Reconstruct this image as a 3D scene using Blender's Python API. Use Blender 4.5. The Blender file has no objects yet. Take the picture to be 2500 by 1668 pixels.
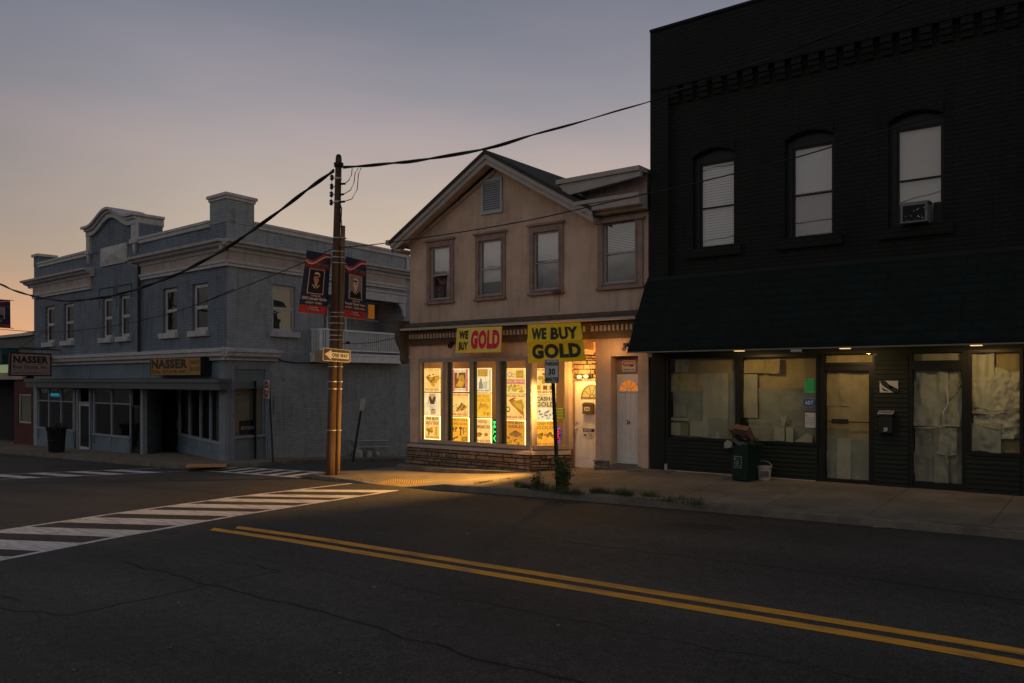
import bpy, bmesh, math, random
from mathutils import Vector, Matrix, noise
from mathutils.geometry import delaunay_2d_cdt
random.seed(4)
S = bpy.context.scene
COL = S.collection

# ---------------------------------------------------------------- camera
CAM_H = 1.9; FPX = 1980.0; CX = 1250.0; HY = 930.0
Fv = Vector((-.61, .7924, 0)).normalized(); Rv = Vector((Fv.y, -Fv.x, 0))
cd = bpy.data.cameras.new("camera"); cam = bpy.data.objects.new("camera", cd); COL.objects.link(cam)
cam.location = (0, 0, CAM_H)
cam.rotation_euler = (math.pi/2, 0, math.atan2(-Fv.x, Fv.y))
cd.sensor_width = 36; cd.lens = 36*FPX/2500; cd.shift_y = (HY-834)/2500
cd.clip_end = 2000; S.camera = cam
S.view_settings.view_transform = 'Standard'; S.view_settings.look = 'None'
S.view_settings.exposure = 0.0; S.view_settings.gamma = 1
S.view_settings.use_curve_mapping = False
S.cycles.max_bounces = 8; S.cycles.sample_clamp_indirect = 3; S.cycles.use_denoising = True

# ---------------------------------------------------------------- dusk sky
W = bpy.data.worlds.new("World"); S.world = W; W.use_nodes = True
def build_world():
    nt = W.node_tree; N = nt.nodes; L = nt.links; N.clear()
    out = N.new('ShaderNodeOutputWorld'); bg = N.new('ShaderNodeBackground'); L.new(bg.outputs[0], out.inputs[0])
    tc = N.new('ShaderNodeTexCoord'); nm = N.new('ShaderNodeVectorMath'); nm.operation = 'NORMALIZE'
    L.new(tc.outputs['Generated'], nm.inputs[0])
    sx = N.new('ShaderNodeSeparateXYZ'); L.new(nm.outputs[0], sx.inputs[0])
    def ramp(stops):
        r = N.new('ShaderNodeValToRGB'); r.color_ramp.interpolation = 'B_SPLINE'
        e = r.color_ramp.elements
        while len(e) < len(stops): e.new(.5)
        for k, (p, c) in enumerate(stops): e[k].position = p; e[k].color = (*c, 1)
        L.new(sx.outputs['Z'], r.inputs[0]); return r
    warm = ramp([(0, (.90, .40, .15)), (.09, (.52, .34, .215)), (.17, (.325, .28, .25)), (.26, (.23, .22, .245)), (.37, (.10, .12, .175)), (.55, (.08, .10, .15)), (1, (.06, .08, .13))])
    cool = ramp([(0, (.80, .58, .36)), (.12, (.68, .53, .38)), (.22, (.50, .42, .36)), (.31, (.32, .305, .345)), (.43, (.15, .175, .23)), (.62, (.10, .12, .17)), (1, (.07, .09, .14))])
    back = ramp([(0, (.05, .05, .05)), (.115, (.09, .09, .09)), (.175, (.60, .55, .52)), (.35, (.34, .325, .31)), (.6, (.19, .20, .225)), (1, (.08, .10, .14))])
    sd = Vector((-.99, .14, 0)).normalized()
    d = N.new('ShaderNodeVectorMath'); d.operation = 'DOT_PRODUCT'; L.new(nm.outputs[0], d.inputs[0]); d.inputs[1].default_value = sd
    m1 = N.new('ShaderNodeMapRange'); L.new(d.outputs['Value'], m1.inputs[0]); m1.inputs[1].default_value = .86; m1.inputs[2].default_value = 1.0; m1.interpolation_type = 'SMOOTHSTEP'
    mx = N.new('ShaderNodeMixRGB'); L.new(m1.outputs[0], mx.inputs[0]); L.new(cool.outputs[0], mx.inputs[1]); L.new(warm.outputs[0], mx.inputs[2])
    m2 = N.new('ShaderNodeMapRange'); L.new(sx.outputs['Y'], m2.inputs[0]); m2.inputs[1].default_value = .15; m2.inputs[2].default_value = -.35; m2.interpolation_type = 'SMOOTHSTEP'
    mb = N.new('ShaderNodeMixRGB'); L.new(m2.outputs[0], mb.inputs[0]); L.new(mx.outputs[0], mb.inputs[1]); L.new(back.outputs[0], mb.inputs[2])
    # thin pink cloud veils
    mp = N.new('ShaderNodeMapping'); L.new(nm.outputs[0], mp.inputs[0]); mp.inputs['Scale'].default_value = (1.2, 1.6, 6.5); mp.inputs['Rotation'].default_value = (.15, .25, 0)
    nz = N.new('ShaderNodeTexNoise'); L.new(mp.outputs[0], nz.inputs[0]); nz.inputs['Scale'].default_value = 1.6; nz.inputs['Detail'].default_value = 5; nz.inputs['Roughness'].default_value = .5
    cr = N.new('ShaderNodeMapRange'); L.new(nz.outputs[0], cr.inputs[0]); cr.inputs[1].default_value = .44; cr.inputs[2].default_value = .74; cr.inputs[4].default_value = .38
    cl = N.new('ShaderNodeMixRGB'); L.new(cr.outputs[0], cl.inputs[0]); L.new(mb.outputs[0], cl.inputs[1])
    pk = N.new('ShaderNodeMixRGB'); pk.blend_type = 'MULTIPLY'; pk.inputs[0].default_value = 1; L.new(mb.outputs[0], pk.inputs[1]); pk.inputs[2].default_value = (1.5, 1.25, 1.2, 1); L.new(pk.outputs[0], cl.inputs[2])
    L.new(cl.outputs[0], bg.inputs[0]); bg.inputs[1].default_value = 1.0
build_world()

# ---------------------------------------------------------------- ground heights (metres; the street falls to the left and down the side street)
def lerp(xs, zs, x):
    if x <= xs[0]: return zs[0]
    for i in range(len(xs)-1):
        if x <= xs[i+1]: return zs[i]+(zs[i+1]-zs[i])*(x-xs[i])/(xs[i+1]-xs[i])
    return zs[-1]
def zr(x, y=0): return lerp([-70, -41, -24, -15.5, -9.5, -1.2, 10], [-1.75, -1.27, -.92, -.53, -.357, -.22, -.2], x)-.065*max(0, min(y, 40)-17)
def kh(x): return lerp([-17, -14.6, -14.0, -12.8, -11.6, 0], [.09, .06, .0, .0, .12, .13], x)
def sw(x, y):
    b = lerp([-17, -15.5, -12.5, -11.3, -8.6, 5], [-.50, -.46, -.37, -.27, -.01, 0], x)
    t = max(0, min(1, (y-12.78)/2.9)); a = zr(x)+kh(x)
    return a+(b-a)*t-.065*max(0, y-17)*(1 if x < -15.7 else 0)
def swb(x, y): return zr(x, y)+.12
# pixel of the photograph -> point on a real surface
def ray(p): return Fv+Rv*((p[0]-CX)/FPX)+Vector((0, 0, (HY-p[1])/FPX))
CAMP = Vector((0, 0, CAM_H))
def ground_pt(p, zf=zr):
    d = ray(p); t = 18
    for i in range(70):
        q = CAMP+d*t; t = .5*t+.5*(zf(q.x, q.y)-CAM_H)/d.z
    return CAMP+d*t
def crop(ox, oy, s): return lambda x, y: (ox+x/s, oy+y/s)
A = crop(0, 450, 3.672); B = crop(0, 780, 3.672); C3 = crop(500, 580, 4.1255); C4 = crop(500, 850, 4.1255); C5 = crop(700, 360, 4.6125)
C6 = crop(980, 350, 3.267); C7 = crop(980, 770, 3.824); C8 = crop(1280, 770, 3.824); R1 = crop(1560, 0, 2.5); R2 = crop(1560, 780, 3.734)
R3 = crop(1960, 780, 3.015); R4 = crop(1560, 350, 2.5); G5 = crop(740, 1050, 3.56); G6 = crop(0, 1100, 2.35); G7 = crop(1100, 1050, 1.6786)
class Plane:
    def __init__(s, o, u): s.o = Vector((o[0], o[1], 0)); s.u = Vector((u[0], u[1], 0)).normalized(); s.n = Vector((s.u.y, -s.u.x, 0))
    def map(s, u, v, n=0): return s.o+s.u*u+s.n*n+Vector((0, 0, v))
    def px(s, p, n=0):
        d = ray(p); t = ((s.o+s.n*n-CAMP).dot(s.n))/d.dot(s.n); q = CAMP+d*t
        return (q-s.o).dot(s.u), q.z
FP = Plane((0, 15.8), (1, 0))
BC = (-24.31, 15.8)
BF = Plane(BC, (17.36, -.87)); BS = Plane(BC, (-.72, 9.3))

# ---------------------------------------------------------------- mesh helpers
WL = {}
_tx = {}
def text_geo(s, bold=0):
    k = (s, bold)
    if k not in _tx:
        cu = bpy.data.curves.new('t', 'FONT'); cu.body = s; cu.size = 1; cu.offset = bold; cu.resolution_u = 3
        cu.space_character = 1.0+bold*2
        o = bpy.data.objects.new('t', cu); COL.objects.link(o)
        me = bpy.data.meshes.new_from_object(o.evaluated_get(bpy.context.evaluated_depsgraph_get()))
        vs = [v.co.copy() for v in me.vertices]; fs = [tuple(p.vertices) for p in me.polygons]
        bpy.data.objects.remove(o); bpy.data.meshes.remove(me); bpy.data.curves.remove(cu)
        _tx[k] = (vs, fs)
    return _tx[k]
class MB:
    def __init__(s, pl=None):
        s.v = []; s.f = []; s.m = []; s.pl = pl; s.mp = pl.map if hasattr(pl, 'map') else (pl or (lambda a, b, c=0: Vector((a, b, c))))
    def V(s, a, b, c=0): s.v.append(Vector(s.mp(a, b, c))); return len(s.v)-1
    def F(s, ids, m=0): s.f.append(tuple(ids)); s.m.append(m)
    def quad(s, pts, m=0): s.F([s.V(*p) for p in pts], m); return s
    def box(s, u0, u1, v0, v1, n0, n1, m=0):
        i = [s.V(a, b, c) for c in (n0, n1) for b in (v0, v1) for a in (u0, u1)]
        for q in ((0, 2, 3, 1), (4, 5, 7, 6), (0, 1, 5, 4), (2, 6, 7, 3), (0, 4, 6, 2), (1, 3, 7, 5)): s.F([i[k] for k in q], m)
        return s
    def prism(s, pts, n0, n1, m=0):       # outline in u,v extruded along n
        a = [s.V(p[0], p[1], n0) for p in pts]; b = [s.V(p[0], p[1], n1) for p in pts]; k = len(pts)
        s.F(a[::-1], m); s.F(b, m)
        for i in range(k): s.F([a[i], a[(i+1) % k], b[(i+1) % k], b[i]], m)
        return s
    def sweep(s, prof, u0, u1, m=0):      # profile in (n,v) swept along u
        a = [s.V(u0, p[1], p[0]) for p in prof]; b = [s.V(u1, p[1], p[0]) for p in prof]; k = len(prof)
        s.F(a, m); s.F(b[::-1], m)
        for i in range(k): s.F([a[i], b[i], b[(i+1) % k], a[(i+1) % k]], m)
        return s
    def tube(s, pts, r, k=6, m=0, mapped=False):
        P = [Vector(p) if not mapped else Vector(s.mp(*p)) for p in pts]; rr = r if isinstance(r, (list, tuple)) else [r]*len(P); rings = []
        for i, p in enumerate(P):
            d = (P[min(i+1, len(P)-1)]-P[max(i-1, 0)]).normalized()
            a = d.cross(Vector((0, 0, 1)) if abs(d.z) < .9 else Vector((1, 0, 0))).normalized(); b = d.cross(a)
            rg = []
            for j in range(k):
                t = 2*math.pi*j/k; s.v.append(p+(a*math.cos(t)+b*math.sin(t))*rr[i]); rg.append(len(s.v)-1)
            rings.append(rg)
        for i in range(len(P)-1):
            for j in range(k): s.F([rings[i][j], rings[i][(j+1) % k], rings[i+1][(j+1) % k], rings[i+1][j]], m)
        s.F(rings[0][::-1], m); s.F(rings[-1], m)
        return s
    def ball(s, c, r, m=0, k=10, sc=(1, 1, 1)):
        c = Vector(c); rows = []
        for i in range(1, k//2):
            ph = math.pi*i/(k//2); rg = []
            for j in range(k):
                t = 2*math.pi*j/k; s.v.append(c+Vector((r*sc[0]*math.sin(ph)*math.cos(t), r*sc[1]*math.sin(ph)*math.sin(t), r*sc[2]*math.cos(ph)))); rg.append(len(s.v)-1)
            rows.append(rg)
        s.v.append(c+Vector((0, 0, r*sc[2]))); tp = len(s.v)-1; s.v.append(c-Vector((0, 0, r*sc[2]))); bt = len(s.v)-1
        for i in range(len(rows)-1):
            for j in range(k): s.F([rows[i][j], rows[i+1][j], rows[i+1][(j+1) % k], rows[i][(j+1) % k]], m)
        for j in range(k): s.F([tp, rows[0][j], rows[0][(j+1) % k]], m); s.F([bt, rows[-1][(j+1) % k], rows[-1][j]], m)
        return s
    def ell(s, cx, cy, rx, ry, n, m=0, k=20, a0=0, a1=2*math.pi):
        full = abs(a1-a0-2*math.pi) < 1e-3; q = k if full else k+1
        s.F([s.V(cx+rx*math.cos(a0+(a1-a0)*i/k), cy+ry*math.sin(a0+(a1-a0)*i/k), n) for i in range(q)], m); return s
    def ring(s, cx, cy, rx, ry, w, n, m=0, k=20, a0=0, a1=2*math.pi):
        for i in range(k):
            t0 = a0+(a1-a0)*i/k; t1 = a0+(a1-a0)*(i+1)/k
            s.quad([(cx+rx*math.cos(t0), cy+ry*math.sin(t0), n), (cx+rx*math.cos(t1), cy+ry*math.sin(t1), n), (cx+(rx-w)*math.cos(t1), cy+(ry-w)*math.sin(t1), n), (cx+(rx-w)*math.cos(t0), cy+(ry-w)*math.sin(t0), n)], m)
        return s
    def text(s, t, u0, u1, v0, v1, n, m=0, bold=0, rot=False):
        vs, fs = text_geo(t, bold)
        x0 = min(v.x for v in vs); x1 = max(v.x for v in vs); y0 = min(v.y for v in vs); y1 = max(v.y for v in vs)
        b = len(s.v)
        for v in vs:
            a = (v.x-x0)/(x1-x0); c = (v.y-y0)/(y1-y0)
            if rot: a, c = 1-c, a       # reads upward
            s.V(u0+(u1-u0)*a, v0+(v1-v0)*c, n)
        for f in fs: s.F([b+i for i in f], m)
        return s
    def wall(s, u0, u1, v0, v1, holes, n=0, dep=.15, m=0, back=True):
        us = sorted({u0, u1, *[h[0] for h in holes], *[h[1] for h in holes]}); vs = sorted({v0, v1, *[h[2] for h in holes], *[h[3] for h in holes]})
        us = [u for u in us if u0-1e-6 <= u <= u1+1e-6]; vs = [v for v in vs if v0-1e-6 <= v <= v1+1e-6]
        for i in range(len(us)-1):
            for j in range(len(vs)-1):
                a, b, c, d = us[i], us[i+1], vs[j], vs[j+1]; mu = (a+b)/2; mv = (c+d)/2
                if any(h[0] < mu < h[1] and h[2] < mv < h[3] for h in holes): continue
                s.quad([(a, c, n), (b, c, n), (b, d, n), (a, d, n)], m)
        for h in holes:
            a, b, c, d = h[:4]; k = n-(h[4] if len(h) > 4 else dep)
            s.quad([(a, c, n), (a, d, n), (a, d, k), (a, c, k)], m); s.quad([(b, c, n), (b, c, k), (b, d, k), (b, d, n)], m)
            s.quad([(a, d, n), (b, d, n), (b, d, k), (a, d, k)], m); s.quad([(a, c, n), (a, c, k), (b, c, k), (b, c, n)], m)
        return s
    def sheet(s, u0, u1, v0, v1, n, amp, seed=0, fu=1.5, fv=6, nu=14, nv=20, m=0, droop=0):
        ids = []
        for j in range(nv+1):
            for i in range(nu+1):
                u = u0+(u1-u0)*i/nu; v = v0+(v1-v0)*j/nv
                q = noise.noise(Vector((u*fv, v*fu, seed)))+.5*noise.noise(Vector((u*fv*2.3, v*fu*2.6, seed+7)))+.6*abs(noise.noise(Vector((u*4+v*5, v*3-u*4, seed+3))))
                e = (noise.noise(Vector((u*3, v*3, seed+9))))*droop
                ids.append(s.V(u, v+e*(1 if j in (0, nv) else 0), n+amp*q))
        for j in range(nv):
            for i in range(nu):
                a = j*(nu+1)+i; s.F([ids[a], ids[a+1], ids[a+nu+2], ids[a+nu+1]], m)
        return s
    def build(s, name, mats, parent=None, smooth=False, bevel=0, base=None, auto=False):
        if not isinstance(mats, (list, tuple)): mats = [mats]
        if parent is not None: o0 = WL[parent.name]
        elif base is not None: o0 = Vector(base)
        else:
            xs = [v.x for v in s.v]; ys = [v.y for v in s.v]; o0 = Vector(((min(xs)+max(xs))/2, (min(ys)+max(ys))/2, min(v.z for v in s.v)))
        me = bpy.data.meshes.new(name); me.from_pydata([v-o0 for v in s.v], [], s.f)
        for mt in mats: me.materials.append(mt)
        for p, mi in zip(me.polygons, s.m): p.material_index = mi; p.use_smooth = smooth
        me.update(); o = bpy.data.objects.new(name, me); COL.objects.link(o)
        if parent is not None: o.parent = parent
        else: o.location = o0
        WL[o.name] = o0
        if bevel:
            b = o.modifiers.new('bevel', 'BEVEL'); b.width = bevel; b.segments = 2; b.limit_method = 'ANGLE'
        return o
def tag(o, label=None, cat=None, group=None, kind=None):
    if label: o['label'] = label
    if cat: o['category'] = cat
    if group: o['group'] = group
    if kind: o['kind'] = kind
    return o
def thing(name, loc, label, cat, group=None):
    o = bpy.data.objects.new(name, None); COL.objects.link(o); o.location = loc; o.empty_display_size = .3; WL[o.name] = Vector(loc)
    return tag(o, label, cat, group)
def bil(c, nrm):                        # bilinear patch: c = bottom-left, bottom-right, top-right, top-left
    c = [Vector(x) for x in c]; nrm = Vector(nrm)
    return lambda u, v, n=0: (c[0]*(1-u)+c[1]*u)*(1-v)+(c[3]*(1-u)+c[2]*u)*v+nrm*n
def pq(pl, pts, n=0): return [pl.map(*pl.px(p, n), n) for p in pts]

# ---------------------------------------------------------------- materials
def nodes(name):
    m = bpy.data.materials.new(name); m.use_nodes = True; nt = m.node_tree; return m, nt, nt.nodes, nt.links, nt.nodes['Principled BSDF']
def mat(name, col, rough=.75, var=.12, vs=2.5, bump=0, bs=60, metal=0, brick=None, spec=.35, stretch=1, mortar=.7, streak=0, coarse=0):
    m, nt, N, L, P = nodes(name)
    P.inputs['Roughness'].default_value = rough; P.inputs['Metallic'].default_value = metal; P.inputs['Specular IOR Level'].default_value = spec
    g = N.new('ShaderNodeNewGeometry')
    mp = N.new('ShaderNodeMapping'); L.new(g.outputs['Position'], mp.inputs[0]); mp.inputs['Scale'].default_value = (1, 1, stretch)
    nz = N.new('ShaderNodeTexNoise'); nz.inputs['Scale'].default_value = vs; nz.inputs['Detail'].default_value = 6; nz.inputs['Roughness'].default_value = .62; L.new(mp.outputs[0], nz.inputs[0])
    mr = N.new('ShaderNodeMapRange'); mr.inputs[1].default_value = .28; mr.inputs[2].default_value = .72; mr.inputs[3].default_value = 1-var; mr.inputs[4].default_value = 1+var; L.new(nz.outputs[0], mr.inputs[0])
    mul = N.new('ShaderNodeMixRGB'); mul.blend_type = 'MULTIPLY'; mul.inputs[0].default_value = 1; mul.inputs[1].default_value = (*col, 1); L.new(mr.outputs[0], mul.inputs[2]); last = mul.outputs[0]
    def mulby(sock):
        nonlocal last
        q = N.new('ShaderNodeMixRGB'); q.blend_type = 'MULTIPLY'; q.inputs[0].default_value = 1; L.new(last, q.inputs[1]); L.new(sock, q.inputs[2]); last = q.outputs[0]
    if streak:
        m2 = N.new('ShaderNodeMapping'); L.new(g.outputs['Position'], m2.inputs[0]); m2.inputs['Scale'].default_value = (3, 3, .35)
        n2 = N.new('ShaderNodeTexNoise'); n2.inputs['Scale'].default_value = 2; n2.inputs['Detail'].default_value = 5; L.new(m2.outputs[0], n2.inputs[0])
        r2 = N.new('ShaderNodeMapRange'); r2.inputs[1].default_value = .5; r2.inputs[2].default_value = .75; r2.inputs[3].default_value = 1; r2.inputs[4].default_value = 1-streak; L.new(n2.outputs[0], r2.inputs[0]); mulby(r2.outputs[0])
    h = None
    if brick:
        sp = N.new('ShaderNodeSeparateXYZ'); L.new(g.outputs['Position'], sp.inputs[0]); cb = N.new('ShaderNodeCombineXYZ')
        L.new(sp.outputs[brick[0]], cb.inputs[0]); L.new(sp.outputs['Y' if brick[0] != 'Y' and len(brick) > 3 and brick[3] == 'flat' else 'Z'], cb.inputs[1])
        bt = N.new('ShaderNodeTexBrick'); L.new(cb.outputs[0], bt.inputs[0]); bt.inputs['Scale'].default_value = 1; bt.inputs['Brick Width'].default_value = brick[1]; bt.inputs['Row Height'].default_value = brick[2]
        bt.inputs['Mortar Size'].default_value = min(brick[2]*.14, .014) if brick[2] < 1 else .014; bt.inputs['Mortar Smooth'].default_value = .4
        bt.inputs['Color1'].default_value = (1, 1, 1, 1); bt.inputs['Color2'].default_value = (.82, .82, .82, 1); bt.inputs['Mortar'].default_value = (mortar, mortar, mortar, 1)
        if brick[2] >= 1: bt.offset = 0; bt.inputs['Color2'].default_value = (.9, .9, .9, 1)
        mulby(bt.outputs['Color']); h = bt.outputs['Fac']
    L.new(last, P.inputs['Base Color'])
    if bump or h:
        b = N.new('ShaderNodeBump'); b.inputs['Strength'].default_value = bump or .4; b.inputs['Distance'].default_value = .02
        n3 = N.new('ShaderNodeTexNoise'); n3.inputs['Scale'].default_value = bs; n3.inputs['Detail'].default_value = 4; L.new(g.outputs['Position'], n3.inputs[0])
        if h:
            sb = N.new('ShaderNodeMath'); sb.operation = 'MULTIPLY_ADD'; L.new(h, sb.inputs[0]); sb.inputs[1].default_value = -1.2; L.new(n3.outputs[0], sb.inputs[2]); L.new(sb.outputs[0], b.inputs['Height'])
        else: L.new(n3.outputs[0], b.inputs['Height'])
        L.new(b.outputs[0], P.inputs['Normal'])
    return m
def glow(name, col, st=1.0):
    m, nt, N, L, P = nodes(name); P.inputs['Base Color'].default_value = (.02, .02, .02, 1); P.inputs['Roughness'].default_value = .6
    P.inputs['Emission Color'].default_value = (*col, 1); P.inputs['Emission Strength'].default_value = st
    if name.startswith('backlit'):      # uneven ink density of the translucent prints
        g = N.new('ShaderNodeNewGeometry'); n = N.new('ShaderNodeTexNoise'); n.inputs['Scale'].default_value = 7; n.inputs['Detail'].default_value = 6; L.new(g.outputs['Position'], n.inputs[0])
        r = N.new('ShaderNodeMapRange'); r.inputs[1].default_value = .32; r.inputs[2].default_value = .68; r.inputs[3].default_value = 0; r.inputs[4].default_value = .75; L.new(n.outputs[0], r.inputs[0])
        x = N.new('ShaderNodeMixRGB'); L.new(r.outputs[0], x.inputs[0]); x.inputs[1].default_value = (*col, 1); x.inputs[2].default_value = (col[0]*.82, col[1]*.62, col[2]*.45, 1); L.new(x.outputs[0], P.inputs['Emission Color'])
    return m
def glass(name, refl=.12, tint=(.9, .92, .92), rough=.02):
    m, nt, N, L, P = nodes(name); N.remove(P); out = N['Material Output']
    t = N.new('ShaderNodeBsdfTransparent'); t.inputs[0].default_value = (*tint, 1); gl = N.new('ShaderNodeBsdfGlossy'); gl.inputs['Roughness'].default_value = rough; gl.inputs[0].default_value = (1, 1, 1, 1)
    lw = N.new('ShaderNodeLayerWeight'); lw.inputs[0].default_value = .35; mr = N.new('ShaderNodeMapRange'); L.new(lw.outputs['Facing'], mr.inputs[0]); mr.inputs[3].default_value = refl; mr.inputs[4].default_value = min(1, refl+.3)
    g = N.new('ShaderNodeNewGeometry'); nz = N.new('ShaderNodeTexNoise'); nz.inputs['Scale'].default_value = 1.3; L.new(g.outputs['Position'], nz.inputs[0]); bp = N.new('ShaderNodeBump'); bp.inputs['Strength'].default_value = .12; bp.inputs['Distance'].default_value = .05; L.new(nz.outputs[0], bp.inputs['Height']); L.new(bp.outputs[0], gl.inputs['Normal'])
    mx = N.new('ShaderNodeMixShader'); L.new(mr.outputs[0], mx.inputs[0]); L.new(t.outputs[0], mx.inputs[1]); L.new(gl.outputs[0], mx.inputs[2]); L.new(mx.outputs[0], out.inputs[0]); return m
def asphalt():
    m, nt, N, L, P = nodes('asphalt'); P.inputs['Roughness'].default_value = .82; P.inputs['Specular IOR Level'].default_value = .3
    g = N.new('ShaderNodeNewGeometry')
    def nzz(sc, det=5, mp=None):
        n = N.new('ShaderNodeTexNoise'); n.inputs['Scale'].default_value = sc; n.inputs['Detail'].default_value = det
        if mp:
            q = N.new('ShaderNodeMapping'); q.inputs['Scale'].default_value = mp; L.new(g.outputs['Position'], q.inputs[0]); L.new(q.outputs[0], n.inputs[0])
        else: L.new(g.outputs['Position'], n.inputs[0])
        return n
    big = nzz(.35); trk = nzz(.9, 4, (.12, 1, 1)); fine = nzz(48, 4); mid = nzz(9, 5); spk = N.new('ShaderNodeTexVoronoi'); spk.inputs['Scale'].default_value = 26; L.new(g.outputs['Position'], spk.inputs[0])
    def rng(s_, a, b, c, d):
        r = N.new('ShaderNodeMapRange'); r.inputs[1].default_value = a; r.inputs[2].default_value = b; r.inputs[3].default_value = c; r.inputs[4].default_value = d; L.new(s_, r.inputs[0]); return r.outputs[0]
    last = None
    for sck in (rng(big.outputs[0], .3, .7, .75, 1.25), rng(trk.outputs[0], .35, .65, .85, 1.15), rng(fine.outputs[0], .3, .7, .42, 1.6), rng(mid.outputs[0], .3, .7, .8, 1.2), rng(spk.outputs['Distance'], 0, .16, 2.6, 1)):
        q = N.new('ShaderNodeMixRGB'); q.blend_type = 'MULTIPLY'; q.inputs[0].default_value = 1
        if last is None: q.inputs[1].default_value = (.056, .051, .044, 1)
        else: L.new(last, q.inputs[1])
        L.new(sck, q.inputs[2]); last = q.outputs[0]
    L.new(last, P.inputs['Base Color'])
    b = N.new('ShaderNodeBump'); b.inputs['Strength'].default_value = .35; b.inputs['Distance'].default_value = .01; L.new(fine.outputs[0], b.inputs['Height']); L.new(b.outputs[0], P.inputs['Normal'])
    return m
def paint(name, col, wear=.35):
    m, nt, N, L, P = nodes(name); P.inputs['Roughness'].default_value = .75
    g = N.new('ShaderNodeNewGeometry'); n = N.new('ShaderNodeTexNoise'); n.inputs['Scale'].default_value = 5; n.inputs['Detail'].default_value = 9; n.inputs['Roughness'].default_value = .72
    q = N.new('ShaderNodeMapping'); q.inputs['Scale'].default_value = (.35, 2.2, 1); L.new(g.outputs['Position'], q.inputs[0]); L.new(q.outputs[0], n.inputs[0])
    r = N.new('ShaderNodeMapRange'); r.inputs[1].default_value = .47; r.inputs[2].default_value = .68; r.inputs[3].default_value = 0; r.inputs[4].default_value = wear*1.6; L.new(n.outputs[0], r.inputs[0])
    mx = N.new('ShaderNodeMixRGB'); L.new(r.outputs[0], mx.inputs[0]); mx.inputs[1].default_value = (*col, 1); mx.inputs[2].default_value = (.09, .085, .08, 1); L.new(mx.outputs[0], P.inputs['Base Color']); return m
def foliage(name, col):
    m, nt, N, L, P = nodes(name); P.inputs['Roughness'].default_value = .7
    g = N.new('ShaderNodeNewGeometry'); n = N.new('ShaderNodeTexNoise'); n.inputs['Scale'].default_value = 14; L.new(g.outputs['Position'], n.inputs[0])
    r = N.new('ShaderNodeMapRange'); r.inputs[1].default_value = .3; r.inputs[2].default_value = .7; r.inputs[3].default_value = .5; r.inputs[4].default_value = 1.7; L.new(n.outputs[0], r.inputs[0])
    q = N.new('ShaderNodeMixRGB'); q.blend_type = 'MULTIPLY'; q.inputs[0].default_value = 1; q.inputs[1].default_value = (*col, 1); L.new(r.outputs[0], q.inputs[2]); L.new(q.outputs[0], P.inputs['Base Color']); return m

m_road = asphalt(); m_white = paint('road_white', (.68, .65, .62), .42); m_yellow = paint('road_yellow', (.82, .36, .02), .45)
m_walk = mat('pavement_concrete', (.20, .165, .12), .9, .35, 1.1, .35, 45, brick=('X', 1.6, 1.5, 'flat'), mortar=.55)
m_kerb = mat('kerb_concrete', (.16, .14, .115), .9, .35, 3, .5, 30)
m_crack = mat('crack_tar', (.02, .019, .018), .9, .3, 20)
m_tact = mat('tactile_amber', (.33, .23, .09), .8, .15, 8)
m_orange = mat('tactile_orange', (.55, .26, .10), .8, .15, 8)
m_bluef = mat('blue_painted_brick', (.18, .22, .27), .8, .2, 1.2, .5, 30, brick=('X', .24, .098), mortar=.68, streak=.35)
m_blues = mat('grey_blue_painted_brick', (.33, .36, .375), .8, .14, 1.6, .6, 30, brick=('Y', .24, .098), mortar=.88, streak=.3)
m_bluetrim = mat('blue_grey_trim', (.50, .485, .48), .7, .15, 3, .1, 40, streak=.25)
m_frieze = mat('cream_frieze', (.44, .37, .33), .8, .18, 2, .1, 40, streak=.3)
m_bluepanel = mat('blue_wood_panel', (.14, .20, .25), .65, .15, 2, .1, 40, streak=.2)
m_bluepost = mat('grey_blue_wood', (.25, .285, .325), .65, .15, 3, .1, 40)
m_whitewood = mat('white_wood', (.78, .78, .78), .6, .12, 4)
m_dark = mat('dark_interior', (.015, .016, .018), .9, .2, 2)
m_curtain = mat('dark_curtain', (.10, .095, .075), .9, .3, 6, stretch=.2)
m_shade = mat('olive_roller_shade', (.23, .22, .13), .9, .2, 2)
m_glass = glass('window_glass', .10); m_glassdark = glass('dark_glass', .04, (.55, .6, .6)); m_glassref = glass('reflective_glass', .42, (.8, .8, .82))
m_glassshop = glass('shop_glass', .03, (.97, .97, .97))
m_stucco = mat('beige_stucco', (.60, .44, .335), .9, .2, 1.5, .35, 25, streak=.22)
m_browntrim = mat('brown_window_trim', (.30, .215, .185), .75, .25, 6, .2, 40)
m_cornice = mat('dark_brown_cornice', (.10, .075, .055), .8, .3, 5, .2, 40)
m_gutter = mat('pale_gutter', (.42, .38, .35), .6, .15, 4)
m_fascia = mat('grey_white_fascia', (.40, .37, .35), .65, .15, 3)
m_shingle = mat('roof_shingles', (.05, .048, .038), .9, .3, 3, .4, 30)
m_alu = mat('bronze_grey_frame', (.33, .28, .24), .5, .1, 5)
m_greenwall = mat('black_green_brick', (.0120, .0135, .0115), .8, .25, 1.5, .8, 30, brick=('X', .24, .08), mortar=.42, streak=.45)
m_greenwood = mat('dark_green_clapboard', (.008, .0125, .0095), .75, .3, 3, .2, 30)
m_awning = mat('dark_green_shingle', (.0038, .0105, .0088), .9, .35, 2, .8, 30, brick=('X', .35, .16), mortar=.6, streak=.4)
m_blackframe = mat('black_frame', (.006, .0055, .005), .5, .2, 5)
m_pole = mat('weathered_wood_pole', (.105, .062, .038), .85, .45, 5, .5, 30, stretch=.12)
m_conduit = mat('brown_conduit', (.19, .13, .075), .85, .4, 5, .2, 30, stretch=.2, spec=.1)
m_metal = mat('galvanised_metal', (.42, .41, .40), .4, .2, 8, metal=.6)
m_darkmetal = mat('dark_metal', (.025, .024, .023), .5, .2, 8, metal=.3)
m_cable = mat('black_cable', (.012, .011, .010), .6, .1, 8)
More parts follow.
